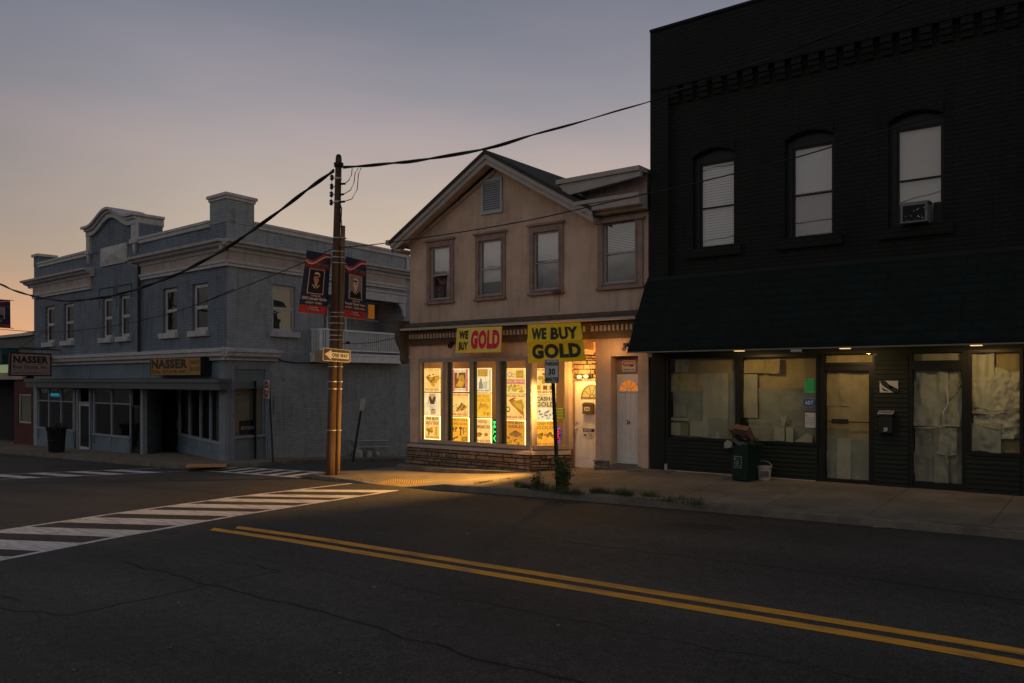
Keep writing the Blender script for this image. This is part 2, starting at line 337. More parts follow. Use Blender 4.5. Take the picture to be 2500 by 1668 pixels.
m_signwhite = mat('sign_white', (.62, .60, .57), .5, .08, 6); m_signblack = mat('sign_black', (.015, .015, .015), .5, .05, 6); m_signred = mat('sign_red', (.48, .03, .03), .5, .1, 6)
m_doorwhite = mat('white_door', (.80, .77, .72), .5, .07, 4)
m_paper = mat('brown_backing_paper', (.42, .35, .18), .9, .15, 3); m_paper2 = mat('white_backing_paper', (.40, .40, .31), .9, .12, 3); m_paper3 = mat('grey_plastic_sheet', (.28, .30, .24), .7, .2, 3)
m_blind = mat('white_blind', (.74, .71, .72), .8, .06, 4)
m_leaf = foliage('weed_leaves', (.06, .085, .025)); m_grass = foliage('kerb_grass', (.05, .07, .02))
# ================================================================ SETTING
def st(o): return tag(o, kind='structure')
def road():
    mb = MB(); xs = [-400, -150, -90, -70, -55, -48]+[-44+1.0*i for i in range(50)]+[8, 14, 30, 80, 200]; ys = [-80, -30, -12]+[-6+1.2*i for i in range(38)]+[42, 60, 120, 400]
    id = [[mb.V(x, y, zr(x, y)) for x in xs] for y in ys]
    for j in range(len(ys)-1):
        for i in range(len(xs)-1): mb.F([id[j][i], id[j][i+1], id[j+1][i+1], id[j+1][i]])
    st(mb.build('road', m_road, base=(0, 0, 0), smooth=True))
road()
def region(name, outline, zf, mt, step=.6, off=0, kerb=None):
    P = [Vector(p) for p in outline]; dens = []
    for i in range(len(P)):
        a, b = P[i], P[(i+1) % len(P)]; k = max(1, int((b-a).length/step))
        dens += [a+(b-a)*j/k for j in range(k)]
    n0 = len(dens); pts = list(dens); xs = [p.x for p in P]; ys = [p.y for p in P]
    x = min(xs)+step*.5
    while x < max(xs):
        y = min(ys)+step*.5
        while y < max(ys): pts.append(Vector((x, y))); y += step
        x += step
    vs, es, fs, *_ = delaunay_2d_cdt(pts, [], [list(range(n0))], 1, 1e-5)
    mb = MB()
    for v in vs: mb.V(v.x, v.y, zf(v.x, v.y)+off)
    for f in fs: mb.F(list(f))
    return st(mb.build(name, mt, base=(0, 0, 0), smooth=True))
def drape(name, polys, mt, off=.004, zf=zr, step=.5):
    mb = MB()
    for pl in polys:      # quads a,b,c,d : subdivided along a->b
        a, b, c, d = [Vector((p[0], p[1])) for p in pl]; k = max(1, int(max((b-a).length, (c-d).length)/step))
        for i in range(k):
            t0, t1 = i/k, (i+1)/k; q = [a.lerp(b, t0), a.lerp(b, t1), d.lerp(c, t1), d.lerp(c, t0)]
            mb.F([mb.V(p.x, p.y, zf(p.x, p.y)+off) for p in q])
    return st(mb.build(name, mt, base=(0, 0, 0)))
kerb_near = [(7, 12.72), (0, 12.74), (-5, 12.78), (-9, 12.76), (-11.6, 12.72), (-12.8, 12.72), (-14.2, 12.84), (-15.4, 12.95), (-16.4, 13.15), (-16.95, 13.5), (-16.9, 14.0), (-16.45, 14.7), (-16.25, 16), (-16.25, 40)]
region('pavement', kerb_near+[(-15.6, 40), (-15.6, 17.8), (7, 17.8)], sw, m_walk)
kerb_far = [(-70, 14.6), (-42, 14.35), (-32, 14.22), (-25.2, 14.12), (-24.0, 14.25), (-23.0, 14.85), (-22.3, 15.6), (-22.0, 17), (-22.0, 40)]
region('pavement', kerb_far+[(-27, 40), (-27, 17), (-30, 17.5), (-70, 20)], swb, m_walk)
def kerb(name, path, zf, w=.16):
    mb = MB(); P = [Vector(p) for p in path]; D = []
    for i in range(len(P)-1):
        k = max(1, int((P[i+1]-P[i]).length/.4)); D += [P[i].lerp(P[i+1], j/k) for j in range(k)]
    D.append(P[-1]); rows = []
    for i, p in enumerate(D):
        d = (D[min(i+1, len(D)-1)]-D[max(i-1, 0)]).normalized(); nn = Vector((d.y, -d.x))      # inward = right of path for near kerb
        q = p+nn*w; o = p-nn*.02; z = zf(p.x, p.y); jt = noise.noise(Vector((p.x*1.7, p.y*1.7, 0)))*.012
        rows.append([mb.V(o.x, o.y, zr(p.x, p.y)-.06), mb.V(o.x, o.y, z-.02+jt), mb.V(p.x+nn.x*.02, p.y+nn.y*.02, z+.006+jt), mb.V(q.x, q.y, zf(q.x, q.y)+.006)])
    for i in range(len(rows)-1):
        for k in range(3): mb.F([rows[i][k], rows[i+1][k], rows[i+1][k+1], rows[i][k+1]])
    st(mb.build(name, m_kerb, base=(0, 0, 0)))
kerb('kerb', kerb_near, sw)
kerb('kerb', [(p[0], p[1]) for p in kerb_far][::-1], swb, w=.16)

# markings: double line, three crossings
drape('yellow_line', [[(-11.15, 7.39), (12, 7.34), (12, 7.50), (-11.3, 7.56)]], m_yellow)
drape('yellow_line', [[(-11.35, 7.08), (12, 7.03), (12, 7.20), (-11.5, 7.25)]], m_yellow)
def crossing(name, c0, c1, w, stripes, sk, sw_, lw=.13, skip=()):
    """two edge lines from c0 to c1 and skewed bars between them"""
    c0 = Vector(c0); c1 = Vector(c1); d = (c1-c0).normalized(); n = Vector((d.y, -d.x)); L_ = (c1-c0).length; q = []
    q.append([c0, c1, c1+n*lw, c0+n*lw]); q.append([c0+n*(w-lw), c1+n*(w-lw)+d*sk[1], c1+n*w+d*sk[1], c0+n*w])
    for i in range(stripes):
        t = (i+.5)*L_/stripes; a = c0+d*t+n*(lw+.002); e = d*sw_; b = c0+d*(t+sk[0])+n*(w-lw-.002)
        q.append([a, b, b+e, a+e])
    drape(name, q, m_white)
def ladder(far, near, tops, skew, wid, lw=.13):
    xf = lambda y: lerp([p[1] for p in far], [p[0] for p in far], y); xn = lambda y: lerp([p[1] for p in near], [p[0] for p in near], y); q = []
    for L_ in (far, near):
        s_ = lw if L_ is far else -lw
        for i in range(len(L_)-1): a, b = L_[i], L_[i+1]; q.append([a, b, (b[0]+s_, b[1]), (a[0]+s_, a[1])])
    for t, w in zip(tops, wid):
        yl = t-skew; a = (xf(yl)+lw, yl); b = (xn(t)-lw, t); q.append([a, b, (xn(t-w)-lw, t-w), (xf(yl-w)+lw, yl-w)])
    drape('crosswalk', q, m_white)
ladder([(-14.25, 1.5), (-14.45, 5.2), (-14.72, 7.24), (-14.87, 9.71), (-14.62, 12.75)], [(-11.2, 1.5), (-11.55, 4.15), (-11.95, 5.85), (-12.30, 8.2), (-12.38, 9.5), (-12.46, 12.25)],
       [3.4, 4.45, 5.46, 6.56, 7.66, 8.68, 9.56, 10.43, 11.24, 12.24], .85, [.6, .6, .62, .60, .60, .56, .50, .46, .42, .44])
ladder([(-30.6, 2.0), (-27.92, 10.24), (-25.2, 13.9)], [(-28.4, 2.0), (-26.15, 9.59), (-23.2, 13.75)], [4.9, 5.8, 6.7, 7.6, 8.5, 9.45, 10.5, 11.45, 12.35, 13.2], .25, [.42]*10, .11)
crossing('crosswalk', (-17.2, 13.25), (-22.8, 13.9), 1.35, 6, (.35, -.6), .42, .12)

def ribbon(name, pts, w, seed, mt=None):
    mb = MB(); P = [Vector(p) for p in pts]; D = []
    for i in range(len(P)-1):
        k = max(1, int((P[i+1]-P[i]).length/.13)); D += [P[i].lerp(P[i+1], j/k) for j in range(k)]
    D.append(P[-1]); ids = []
    for i, p in enumerate(D):
        d = (D[min(i+1, len(D)-1)]-D[max(i-1, 0)]).normalized(); nn = Vector((d.y, -d.x)); o = nn*(noise.noise(Vector((i*.35, seed, 0)))*.09+noise.noise(Vector((i*1.3, seed, 4)))*.035)
        ww = w*(.45+1.1*abs(noise.noise(Vector((i*.5, seed, 9))))); a = p+o-nn*ww; b = p+o+nn*ww
        ids.append((mb.V(a.x, a.y, zr(a.x, a.y)+.003), mb.V(b.x, b.y, zr(b.x, b.y)+.003)))
    for i in range(len(ids)-1): mb.F([ids[i][0], ids[i+1][0], ids[i+1][1], ids[i][1]])
    st(mb.build(name, mt or m_crack, base=(0, 0, 0)))
gp = lambda *pp: [ground_pt(p).to_2d() for p in pp]
ribbon('road_crack', gp(G6(0, 903), G6(180, 925), G6(340, 952), G6(500, 918), G6(760, 868), G6(940, 832), G6(1200, 770), G6(1400, 730), G6(1600, 695)), .011, 1)
ribbon('road_crack', gp(G6(700, 640), G6(860, 680), G6(1010, 715), G6(1200, 772), G6(1450, 830), G6(1700, 893), G6(1850, 925), G6(2100, 1000), G6(2350, 1078), G7(120, 940), G7(330, 990), G7(560, 1040)), .019, 2)
ribbon('road_crack', gp(G6(1260, 628), G6(1330, 640), G6(1420, 652)), .009, 7)
ribbon('road_crack', gp(G6(0, 835), G6(60, 850), G6(120, 868)), .012, 8)
ribbon('road_crack', gp(G6(200, 930), G6(235, 960), G6(215, 985), G6(90, 1005)), .008, 9)
ribbon('road_seam', [(-14.6, 3.9), (-20, 4.0), (-30, 4.2)], .012, 10)
ribbon('road_seam', [(-13, 6.2), (-5, 6.15), (4, 6.1)], .007, 11)
ribbon('road_crack', gp(G6(1460, 655), G6(1600, 695)), .014, 3)
ribbon('road_crack', gp(G6(740, 535), G6(850, 560), G6(985, 580)), .008, 4)
ribbon('road_seam', gp(G5(0, 690), G5(700, 770), G5(1500, 880), G5(2350, 980), G7(1600, 597), G7(2350, 700)), .012, 5)
ribbon('road_crack', gp(G6(800, 205), G6(1000, 222), G6(1280, 245)), .02, 6)
def patch(name, c, rx, ry, mt, seed, off=.0025, zf=zr):
    mb = MB(); mb.F([mb.V(c[0]+rx*(1+.2*noise.noise(Vector((math.cos(t), math.sin(t), seed))))*math.cos(t), c[1]+ry*(1+.2*noise.noise(Vector((math.cos(t), math.sin(t), seed+3))))*math.sin(t), 0) for t in [2*math.pi*i/28 for i in range(28)]])
    for v in mb.v: v.z = zf(v.x, v.y)+off
    st(mb.build(name, mt, base=(0, 0, 0)))
m_patch = mat('oil_patch', (.028, .026, .024), .6, .3, 6)
patch('road_patch', gp(G7(1020, 393))[0], .55, .22, m_patch, 1)
patch('road_patch', gp(G6(960, 468))[0], .3, .1, m_patch, 2)
patch('road_patch', gp(G6(440, 155))[0], .8, .16, m_patch, 4)
# tactile pads with raised domes
def pad(name, pts, zf, mt, nu, nv):
    c = [Vector((p[0], p[1], zf(p[0], p[1])+.008)) for p in pts]; mb = MB(bil(c, (0, 0, 1))); mb.quad([(0, 0, 0), (1, 0, 0), (1, 1, 0), (0, 1, 0)])
    for i in range(nu):
        for j in range(nv):
            u, v = (i+.5)/nu, (j+.5)/nv; r = .28/nu; s_ = .28/nv
            b = [mb.V(u+a*r, v+b_*s_, 0) for a, b_ in ((-1, -1), (1, -1), (1, 1), (-1, 1))]; t = [mb.V(u+a*r*.6, v+b_*s_*.6, .008) for a, b_ in ((-1, -1), (1, -1), (1, 1), (-1, 1))]
            mb.F(t)
            for k in range(4): mb.F([b[k], b[(k+1) % 4], t[(k+1) % 4], t[k]])
    st(mb.build(name, mt, base=(0, 0, 0)))
pad('tactile_paving', [(-14.0, 12.9), (-12.85, 12.82), (-12.75, 13.62), (-14.15, 13.75)], sw, m_tact, 16, 10)
pad('tactile_paving', [ground_pt(p, lambda x, y: zr(x, y)+.12).to_2d() for p in (B(1660, 1330), B(2030, 1326), B(2030, 1297), B(1680, 1297))], swb, m_orange, 12, 6)

# ================================================================ shared building parts
def window(pl, root, u0, u1, v0, v1, n, fm, gm, fw=.05, rail=.5, cols=1, blind=None, slats=None, back=None, sill=None, name='window', dep=.10, label=None):
    """sash frame with a meeting rail; pane, blind, curtain and sill are its own pieces; an unlit room is painted as a dark sheet"""
    mb = MB(pl); t = .04
    mb.box(u0, u0+fw, v0, v1, n-t, n); mb.box(u1-fw, u1, v0, v1, n-t, n); mb.box(u0+fw, u1-fw, v0, v0+fw, n-t, n); mb.box(u0+fw, u1-fw, v1-fw, v1, n-t, n)
    if rail: vr = v0+(v1-v0)*rail; mb.box(u0+fw, u1-fw, vr-fw*.45, vr+fw*.45, n-t, n+.004)
    for c in range(1, cols): uc = u0+(u1-u0)*c/cols; mb.box(uc-fw*.4, uc+fw*.4, v0+fw, v1-fw, n-t, n-.003)
    w = mb.build(name, fm, root)
    if label: w['label'] = label
    MB(pl).quad([(u0+fw*.5, v0+fw*.5, n-.025), (u1-fw*.5, v0+fw*.5, n-.025), (u1-fw*.5, v1-fw*.5, n-.025), (u0+fw*.5, v1-fw*.5, n-.025)]).build('pane', gm, w)
    for (a, b, mt) in (blind or []):
        mb = MB(pl); va, vb = v0+fw*.5+(v1-v0-fw)*a, v0+fw*.5+(v1-v0-fw)*b
        if slats:
            k = int((vb-va)/slats)
            for i in range(k): z = va+(vb-va)*i/k; mb.quad([(u0+fw*.6, z, n-.07), (u1-fw*.6, z, n-.07), (u1-fw*.6, z+slats*.93, n-.078), (u0+fw*.6, z+slats*.93, n-.078)])
        else: mb.sheet(u0+fw*.6, u1-fw*.6, va, vb, n-.075, .012, random.random()*9, .6, 5, 10, 4)
        mb.build('blind', mt, w)
    MB(pl).quad([(u0, v0, n-dep-.02), (u1, v0, n-dep-.02), (u1, v1, n-dep-.02), (u0, v1, n-dep-.02)]).build('curtain_or_dark_room', back or m_dark, w)  # backing sheet; its near-black default stands in for the unlit room
    if sill: s_ = MB(pl).box(u0-sill[0], u1+sill[0], v0-sill[1], v0-.002, n-.04, sill[2]).build('sill', sill[3], w, bevel=.008)
    return w
def area(pl, p0, p1, n=0):
    a = pl.px(p0, n); b = pl.px(p1, n); return min(a[0], b[0]), max(a[0], b[0]), min(a[1], b[1]), max(a[1], b[1])

# ================================================================ BLUE CORNER BUILDING
R_ = thing('corner_building', (BC[0], BC[1], -.85), 'two-storey blue-grey painted brick corner building with curved parapet and white cornices', 'building')
ZB = -1.9
UL = BF.px(A(305, 900))[0]      # left end of the front
def blue():
    wins = []
    for a, b, tp, bt in ((405, 487, 1085, 1402), (570, 660, 1060, 1388), (916, 1006, 1005, 1358), (1068, 1162, 985, 1345), (1460, 1587, 918, 1313), (1722, 1862, 880, 1275)):
        u0 = BF.px(A(a, 1200))[0]; u1 = BF.px(A(b, 1200))[0]; wins.append([u0, u1, 3.66, 5.33, .2])
    z1 = 7.33
    store = [UL+.5, -.35, ZB+.3, 2.0, .02]
    mb = MB(BF); mb.wall(UL, 0, 2.62, 5.7, wins); mb.wall(UL, 0, 5.7, z1, [])
    mb.box(UL, 0, z1-.01, z1-.02, -.3, -.02)
    mb.build('wall', m_bluef, R_)
    # side wall with porch opening
    sl = BS.px((1003, 560))[0]; sl = max(sl, 10.5)
    sw_ = area(BS, C3(682, 470), C3(912, 942)); sw_ = [sw_[0], sw_[1], 3.68, 5.36, .2]
    p0 = BS.px(C3(1200, 900))[0]; p1 = BS.px(C3(2000, 900))[0]; porch = [p0, p1, 2.86, 5.45, .02]
    mb = MB(BS); mb.wall(0, sl+3, ZB, z1, [sw_, porch, [.28, 1.85, -2.5, 2.6, .02]]); mb.build('wall', m_blues, R_)
    # porch recess shell
    mb = MB(BS); d = 1.5
    mb.quad([(p0, 2.86, 0), (p0, 5.45, 0), (p0, 5.45, -d), (p0, 2.86, -d)]); mb.quad([(p1, 2.86, 0), (p1, 2.86, -d), (p1, 5.45, -d), (p1, 5.45, 0)])
    mb.quad([(p0, 5.45, 0), (p1, 5.45, 0), (p1, 5.45, -d), (p0, 5.45, -d)]); mb.quad([(p0, 2.86, 0), (p0, 2.86, -d), (p1, 2.86, -d), (p1, 2.86, 0)])
    hw = area(BS, C3(1622, 645), C3(1752, 855), -d); mb.wall(p0, p1, 2.86, 5.45, [], -d)
    pr = mb.build('porch_recess', m_blues, R_)
    w = window(BS, R_, *hw, -d+.05, m_whitewood, m_glass, .07, rail=0, label='small porch window with an amber pane'); MB(BS).box(hw[0]+.12, hw[0]+(hw[1]-hw[0])*.62, hw[2]+.12, hw[3]-.12, -d+.03, -d+.035).build('amber_pane', glow('amber_pane', (.40, .13, .015), .42), w)
    du = BS.px(C3(1400, 800), -d)[0]; dr = MB(BS).box(du-.95, du, 2.86, 4.95, -d+.004, -d+.03).build('porch_door', m_bluepanel, R_)
    MB(BS).box(du-1.05, du-.95, 2.86, 5.02, -d+.004, -d+.07).box(du, du+.09, 2.86, 5.02, -d+.004, -d+.07).box(du-.95, du, 4.95, 5.02, -d+.004, -d+.07).build('door_frame', m_whitewood, dr)
    # scalloped white valance with a curved bracket at the opening
    mb = MB(BS); mb.box(p0-.1, p1+.05, 5.22, 5.46, .0, .12); mb.prism([(p1+.04, 5.22), (p1-.1, 5.22), (p1-.42, 5.18), (p1-.28, 5.05), (p1-.16, 4.9), (p1-.08, 4.65), (p1+.04, 4.62)], .0, .1); mb.build('porch_valance', m_bluetrim, R_)
    # balcony
    b0 = BS.px(C3(1165, 1000), .55)[0]; b1 = BS.px(C3(2055, 1100), .55)[0]; o = .55
    mb = MB(BS); mb.box(b0, b1, 2.62, 2.88, .003, o); mb.box(b0-.03, b1+.03, 2.88, 2.96, .003, o+.03); bal = mb.build('balcony', m_whitewood, R_)
    mb = MB(BS); mb.box(b0, b1, 3.80, 3.87, o-.09, o); mb.box(b0, b1, 3.05, 3.10, o-.07, o-.02)
    mb.box(b0, b0+.08, 2.96, 3.80, o-.09, o-.01); mb.box(b1-.08, b1, 2.96, 3.80, o-.09, o-.01); mb.box(b0, b0+.05, 3.80, 3.86, .01, o-.09); mb.box(b1-.05, b1, 3.80, 3.86, .01, o-.09)
    k = 44
    for i in range(k):
        u = b0+.12+(b1-b0-.24)*i/(k-1); mb.box(u-.018, u+.018, 3.10, 3.80, o-.06, o-.024)
    for i in range(5): mb.box(b1-.045, b1-.015, 3.0, 3.80, .06+i*.1, .09+i*.1); mb.box(b0+.015, b0+.045, 3.0, 3.80, .06+i*.1, .09+i*.1)
    mb.build('railing', m_whitewood, bal)
    # coping of parapets
    cop = [(.06, z1-.12), (.06, z1+.02), (.1, z1+.02), (.1, z1+.11), (-.35, z1+.11), (-.35, z1-.12)]
    pc = [BF.px(A(775, 375))[0], BF.px(A(1240, 235))[0]]      # pediment span
    PL, PR = pc[0]+.25, pc[1]+.05
    cb = BF.px(A(1885, 300))[0]
    mb = MB(BF); mb.sweep(cop, UL+.6, PL); mb.build('coping', m_bluetrim, R_); mb = MB(BF); mb.sweep(cop, PR, cb); mb.build('coping', m_bluetrim, R_)
    ce = BS.px(A(2275, 300))[0]
    e1 = BS.px(C5(1370, 1150))[0]; mb = MB(BS); mb.sweep(cop, ce, e1); mb.box(e1-.16, e1+.0, z1-.62, z1-.12, -.3, .06); mb.box(e1, sl+3, z1-.62, z1-.48, -.35, .08); mb.build('coping', m_bluetrim, R_)
    # corner pier and left pier
    mb = MB(); c0 = Vector((*BC, 0)); ub = -BF.u; us = BS.u; zc = 8.06
    def pier(w0, w1, za, zb, g=0):
        q = [c0+(-ub-us)*0+(BF.n+BS.n)*g-ub*0, c0+ub*(w0+g)+BF.n*g, c0+ub*(w0+g)+us*w1+us*g, c0+us*(w1+g)+BS.n*g]
        for za_, pts in ((za, q),):
            a = [mb.V(p.x, p.y, za) for p in pts]; b = [mb.V(p.x, p.y, zb) for p in pts]; mb.F(a[::-1]); mb.F(b)
            for i in range(4): mb.F([a[i], a[(i+1) % 4], b[(i+1) % 4], b[i]])
    pier(-cb, ce, z1-.05, zc, .012); mb.build('corner_pier', m_blues, R_)
    mb = MB(); pier(-cb, ce, zc, zc+.1, .05); pier(-cb, ce, zc+.1, zc+.2, .1); mb.build('pier_cap', m_bluetrim, R_)
    mb = MB(BF); mb.box(UL, UL+.62, z1-.03, z1+.42, -.7, .015); mb.build('pier', m_bluef, R_)
    mb = MB(BF); mb.box(UL-.08, UL+.7, z1+.42, z1+.54, -.8, .1); mb.build('pier_cap', m_bluetrim, R_)
    mb = MB(BF); mb.box(UL+1.0, UL+1.9, z1-.1, z1+.55, -2.4, -1.6); mb.build('chimney', m_browntrim, R_)
    # curved pediment
    uc = (PL+PR)/2; hw_ = (PR-PL)/2; ze, hp = 8.30, .52
    prof = lambda t: .5+.5*math.cos(min(1, abs(t)/.78)*math.pi)
    K = 28; cur = [(uc+hw_*(2*i/K-1), ze+hp*prof(2*i/K-1)) for i in range(K+1)]
    mb = MB(BF); pts = [(PL, 7.3)]+[(c[0], c[1]-.3) for c in cur]+[(PR, 7.3)]
    for i in range(K): mb.prism([(cur[i][0], 7.25), (cur[i+1][0], 7.25), (cur[i+1][0], cur[i+1][1]-.25), (cur[i][0], cur[i][1]-.25)], -.95, .02)
    pd = mb.build('pediment', m_bluef, R_)
    mb = MB(BF)
    for lo, hi, o in ((-.30, -.10, .14), (-.10, .0, .22), (.0, .10, .32)):
        g = 1+.04*(o > .3)
        for i in range(K): mb.prism([(uc+(cur[i][0]-uc)*g, cur[i][1]+lo), (uc+(cur[i+1][0]-uc)*g, cur[i+1][1]+lo), (uc+(cur[i+1][0]-uc)*g, cur[i+1][1]+hi), (uc+(cur[i][0]-uc)*g, cur[i][1]+hi)], -1.0, o)
    mb.build('pediment_moulding', m_bluetrim, pd)
    for ua, ub2 in ((PL, PL+.32), (PR-.42, PR+.03)):
        mb = MB(BF); mb.box(ua, ub2, 7.42, ze-.28, .021, .12); mb.box(ua-.06, ub2+.05, 7.25, 7.42, .021, .17); m_ = (ua+ub2)/2; w_ = (ub2-ua)/2
        mb.prism([(m_-w_*.7, 7.25), (m_, 6.85), (m_+w_*.7, 7.25)], .021, .12)
        mb.build('console', m_bluetrim, pd)
    # plaque with a raised pyramid
    q = area(BF, A(910, 620), A(1145, 660)); u0, u1 = q[0], q[1]; v0, v1 = 6.62, 7.38; mb = MB(BF); mb.box(u0, u1, v0, v1, .003, .05)
    m_ = mb.V((u0+u1)/2, (v0+v1)/2+.02, .16); c = [mb.V(a, b, .052) for a, b in ((u0+.05, v0+.05), (u1-.05, v0+.05), (u1-.05, v1-.05), (u0+.05, v1-.05))]
    for i in range(4): mb.F([c[i], c[(i+1) % 4], m_])
    mb.build('plaque', m_bluetrim, R_)
    # cornice, frieze, trim
    cz = 6.62; prof_c = [(.003, cz-.32), (.10, cz-.32), (.14, cz-.22), (.30, cz-.18), (.34, cz-.1), (.46, cz-.08), (.48, cz), (.003, cz+.05)]
    R0 = BF.px(A(1275, 760))[0]; L1 = BF.px(A(822, 860))[0]
    mb = MB(BF); mb.sweep(prof_c, R0-.35, .3); mb.build('cornice', m_bluetrim, R_); mb = MB(BF); mb.sweep(prof_c, UL-.45, L1+.3); mb.build('cornice', m_bluetrim, R_)
    mb = MB(BS); mb.sweep(prof_c, -.3, sl+3); mb.build('cornice', m_bluetrim, R_)
    fz = 5.98
    mb = MB(BF); mb.box(R0, .05, fz, cz-.32, .004, .06); mb.build('frieze', m_frieze, R_); mb = MB(BF); mb.box(UL, L1, fz, cz-.32, .004, .06); mb.build('frieze', m_frieze, R_)
    mb = MB(BS); mb.box(.0, p1+.1, fz, cz-.32, .004, .06); mb.build('frieze', m_frieze, R_)
    tr = [(.004, 5.78), (.09, 5.78), (.09, 5.86), (.13, 5.9), (.13, 5.98), (.004, 5.98)]
    mb = MB(BF); mb.sweep(tr, R0, .11); mb.build('trim', m_bluetrim, R_); mb = MB(BF); mb.sweep(tr, UL, L1); mb.build('trim', m_bluetrim, R_)
    mb = MB(BS); mb.sweep(tr, -.06, p1+.1); mb.sweep([(x, v-.33) for x, v in tr], p0-.2, p1+.1); mb.build('trim', m_bluetrim, R_)
    mb = MB(BF); du = R0-.06; mb.tube([(du, 2.95, .1), (du, 6.4, .1)], .06, 8, mapped=True); mb.build('downpipe', m_darkmetal, R_)
    for i, w_ in enumerate(wins):
        window(BF, R_, w_[0]+.01, w_[1]-.01, w_[2], w_[3]-.01, -.1, m_bluetrim, m_glassdark, .13, .5, back=m_curtain, dep=.1, sill=(.12, .2, .14, m_bluetrim))
    window(BS, R_, sw_[0]+.01, sw_[1]-.01, sw_[2], sw_[3]-.01, -.08, m_bluetrim, m_glassdark, .1, .5, back=m_curtain, dep=.1, sill=(.14, .2, .14, m_bluetrim), blind=[(.0, .48, mat('green_blind', (.10, .14, .12), .8, .1, 5))])
    # conduit outlines over the middle windows
    for w_ in wins[2:4]:
        mb = MB(BF); mb.tube([(w_[0]-.18, 4.9, .03), (w_[0]-.18, 5.72, .03), (w_[1]+.22, 5.72, .03), (w_[1]+.22, 5.2, .03)], .012, 4, mapped=True)
        mb.build('conduit', m_darkmetal, R_)
    # shopfront cornice
    sc = 2.88; ps = [(.003, sc-.28), (.12, sc-.28), (.12, sc-.2), (.28, sc-.14), (.30, sc-.02), (.36, sc), (.36, sc+.08), (.003, sc+.16)]
    mb = MB(BF); mb.sweep(ps, UL+.1, .2); mb.build('shopfront_cornice', m_bluetrim, R_)
    e = BS.px(C3(770, 1140), .3)[0]; mb = MB(BS); mb.sweep(ps, -.2, e); mb.build('shopfront_cornice', m_bluetrim, R_)
    return wins, e
wins, shop_e = blue()
def ribbed(mb, u0, u1, v0, v1, n0, n1, k):
    mb.box(u0, u1, v0, v1, n0, n1)
    for i in range(k): a = u0+(u1-u0)*(i+.2)/k; mb.box(a, a+(u1-u0)/k*.6, v0, v1, n1+.001, n1+.025)
